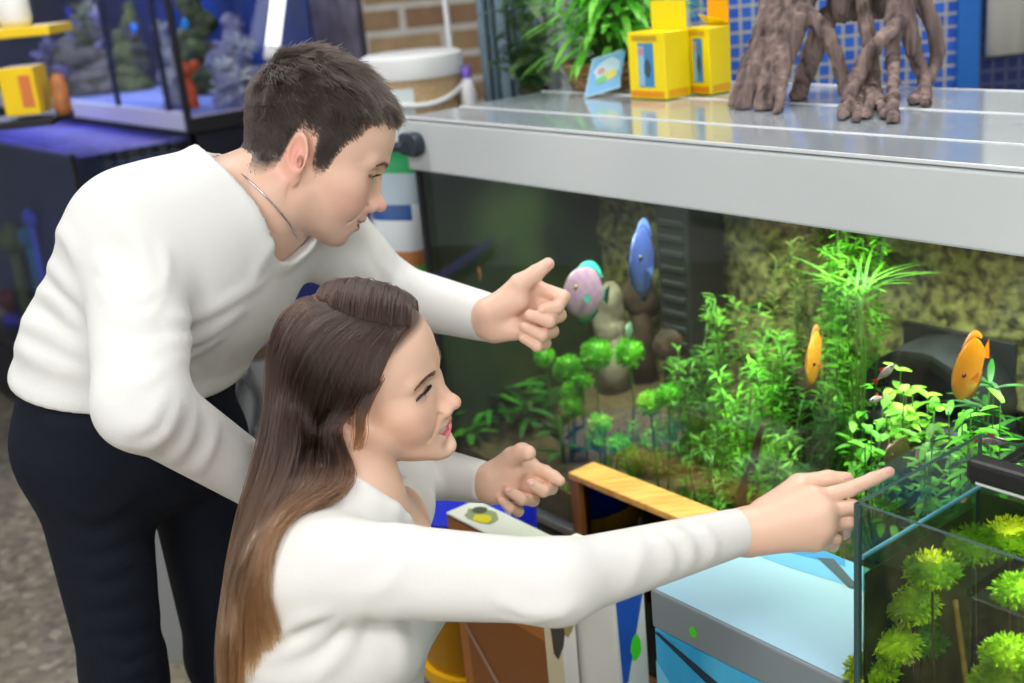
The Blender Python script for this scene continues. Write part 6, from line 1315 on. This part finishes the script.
    b = B(); b.box((-ll/2, .08, 0), (ll, .18, .024), Ms, .003); b.done('shelf_board', yl, r5)
    b = B(); b.box((-ll+.02, .08, -zs/2-.0), (.03, .16, zs-.024), Ms, .003); b.done('upright', mat('shelf_black', rgb(20, 20, 26), .5), r5); b = B(); b.box((-ll/2-.02, .08, -.225), (ll-.04, .18, .02), Ms, .003); b.done('lower_board', MATS['shelf_black'], r5)
    r6 = empty('carton', np.array((Ms @ Vector((-.11, .06, -.215)))[:]), 'yellow carton under the yellow shelf board', 'box'); b = B(); b.box((-.115, .06, -.145), (.09, .10, .12), Ms, .003); b.done('carton_body', yl, r6); b = B(); b.box((-.095, .009, -.145), (.03, .002, .08), Ms); b.done('printed_panel', mat('orange_print', rgb(214, 120, 60), .5), r6)
    b = B(); q = np.array((Ms @ Vector((-.025, .05, -.215)))[:]); b.lathe([(.001, 0), (.02, 0), (.022, .02), (.02, .09), (.010, .105), (.001, .105)], q, 18, cap=False); tagit(b.done('jar', mat('brown_orange_jar', rgb(150, 90, 60), .4, col2=rgb(190, 120, 60), scale=30), smooth=True), 'small brown jar right of the yellow carton', 'jar')
    q = np.array((Ms @ Vector((-.105, .06, .012)))[:]); r7 = empty('bottle', q, 'white round bottle standing on the yellow shelf board', 'bottle'); b = B(); b.lathe([(.001, 0), (.035, 0), (.042, .02), (.042, .09), (.02, .12), (.001, .12)], q, 24, cap=False); b.done('bottle_body', m_white, r7, smooth=True); b = B(); b.lathe([(.018, .12), (.018, .15), (.001, .15)], q, 20, cap=False); b.done('cap', mat('mint_cap', rgb(150, 220, 180), .4), r7, smooth=True)
    # bright upright tube at the right end of the coral tank
    p = W(277, 20, 3.62); b = B(); q0, q1 = W(272, 50, 3.62), W(283, -40, 3.62); r8 = empty('tube_lamp', q0, 'bright white tube lamp upright beside the grey pillar', 'lamp'); b.tube([q0, q1], .022, 12); b.done('tube', mat('lamp_tube', (1, 1, 1), .5, emit=(1, 1, 1), estr=1.6), r8, smooth=True); b = B(); b.tube([q0-nrm(q1-q0)*.03, q0+nrm(q1-q0)*.01], .024, 12); b.done('cap', m_white, r8, smooth=True)
    b = B(); b.tube([q0-nrm(q1-q0)*.02, np.array([q0[0], q0[1], 0])], .010, 8); b.done('stand', m_black, r8, smooth=True)
    area('reef_light', P3(-.75, .30, zt-.02), 1.6, 20, P3(-.75, .30, zb), (.72, .80, 1.0), .4); area('violet_light', P3(-.6, -.22, zt+.1), 1.2, 6, P3(-.6, -.22, zl), (.5, .48, 1.0), .3)
REEF = dict(brown=(rgb(70, 58, 50), rgb(128, 110, 104)), violet=(rgb(120, 100, 150), rgb(168, 150, 190)), olive=(rgb(60, 64, 30), rgb(104, 104, 52)), dim=(rgb(50, 44, 52), rgb(90, 80, 92)), lilac=(rgb(140, 130, 160), rgb(190, 180, 206)), white=(rgb(200, 196, 206), rgb(228, 224, 232)))
# ---------------------------------------------------------------- light
def build_light():
    w = bpy.data.worlds.new('world'); scn.world = w; w.use_nodes = True; w.node_tree.nodes['Background'].inputs[0].default_value = (1, 1, 1, 1); w.node_tree.nodes['Background'].inputs[1].default_value = .3
    area('lamp_light', (-1.2, -.6, ZC-.08), 1.2, 38, None, (1, .98, .96), .9); area('lamp_light', (1.0, -.6, ZC-.08), 1.2, 34, None, (1, .98, .96), .9)
    area('lamp_light', (-1.2, 2.2, ZC-.08), 1.2, 24, None, (1, .98, .96), .6); area('lamp_light', (1.0, 2.4, ZC-.08), 1.2, 26, None, (1, .98, .96), .6)
    area('added_fill_light', (-.9, -2.5, 2.0), 2.4, 40, (-.2, 1.5, 1.0), (1, 1, 1), 1.4)  # unseen fill light added behind the camera
    area('tank_lamp', T(.95, .20, Z1-.012), 1.15, 11.5, T(.95, .22, Z0), (.95, 1, .88), .16, 1.95); area('tank_lamp', T(.22, .22, Z1-.012), .34, 2.4, T(.22, .2, Z0), (.9, 1, .85), .12, 1.95)
    vs = scn.view_settings; vs.view_transform = 'Standard'; vs.look = 'None'; vs.gamma = 1; vs.use_curve_mapping = False; vs.exposure = 0.0
    cy = scn.cycles; cy.use_denoising = True; cy.max_bounces = 10; cy.transparent_max_bounces = 24; cy.diffuse_bounces = 3; cy.glossy_bounces = 4; cy.sample_clamp_indirect = 6; cy.caustics_reflective = False; cy.caustics_refractive = False
build_room(); build_tank(); build_life(); build_front(); build_small(); build_top(); build_back(); build_reef(); build_light()
build_man(); build_woman()
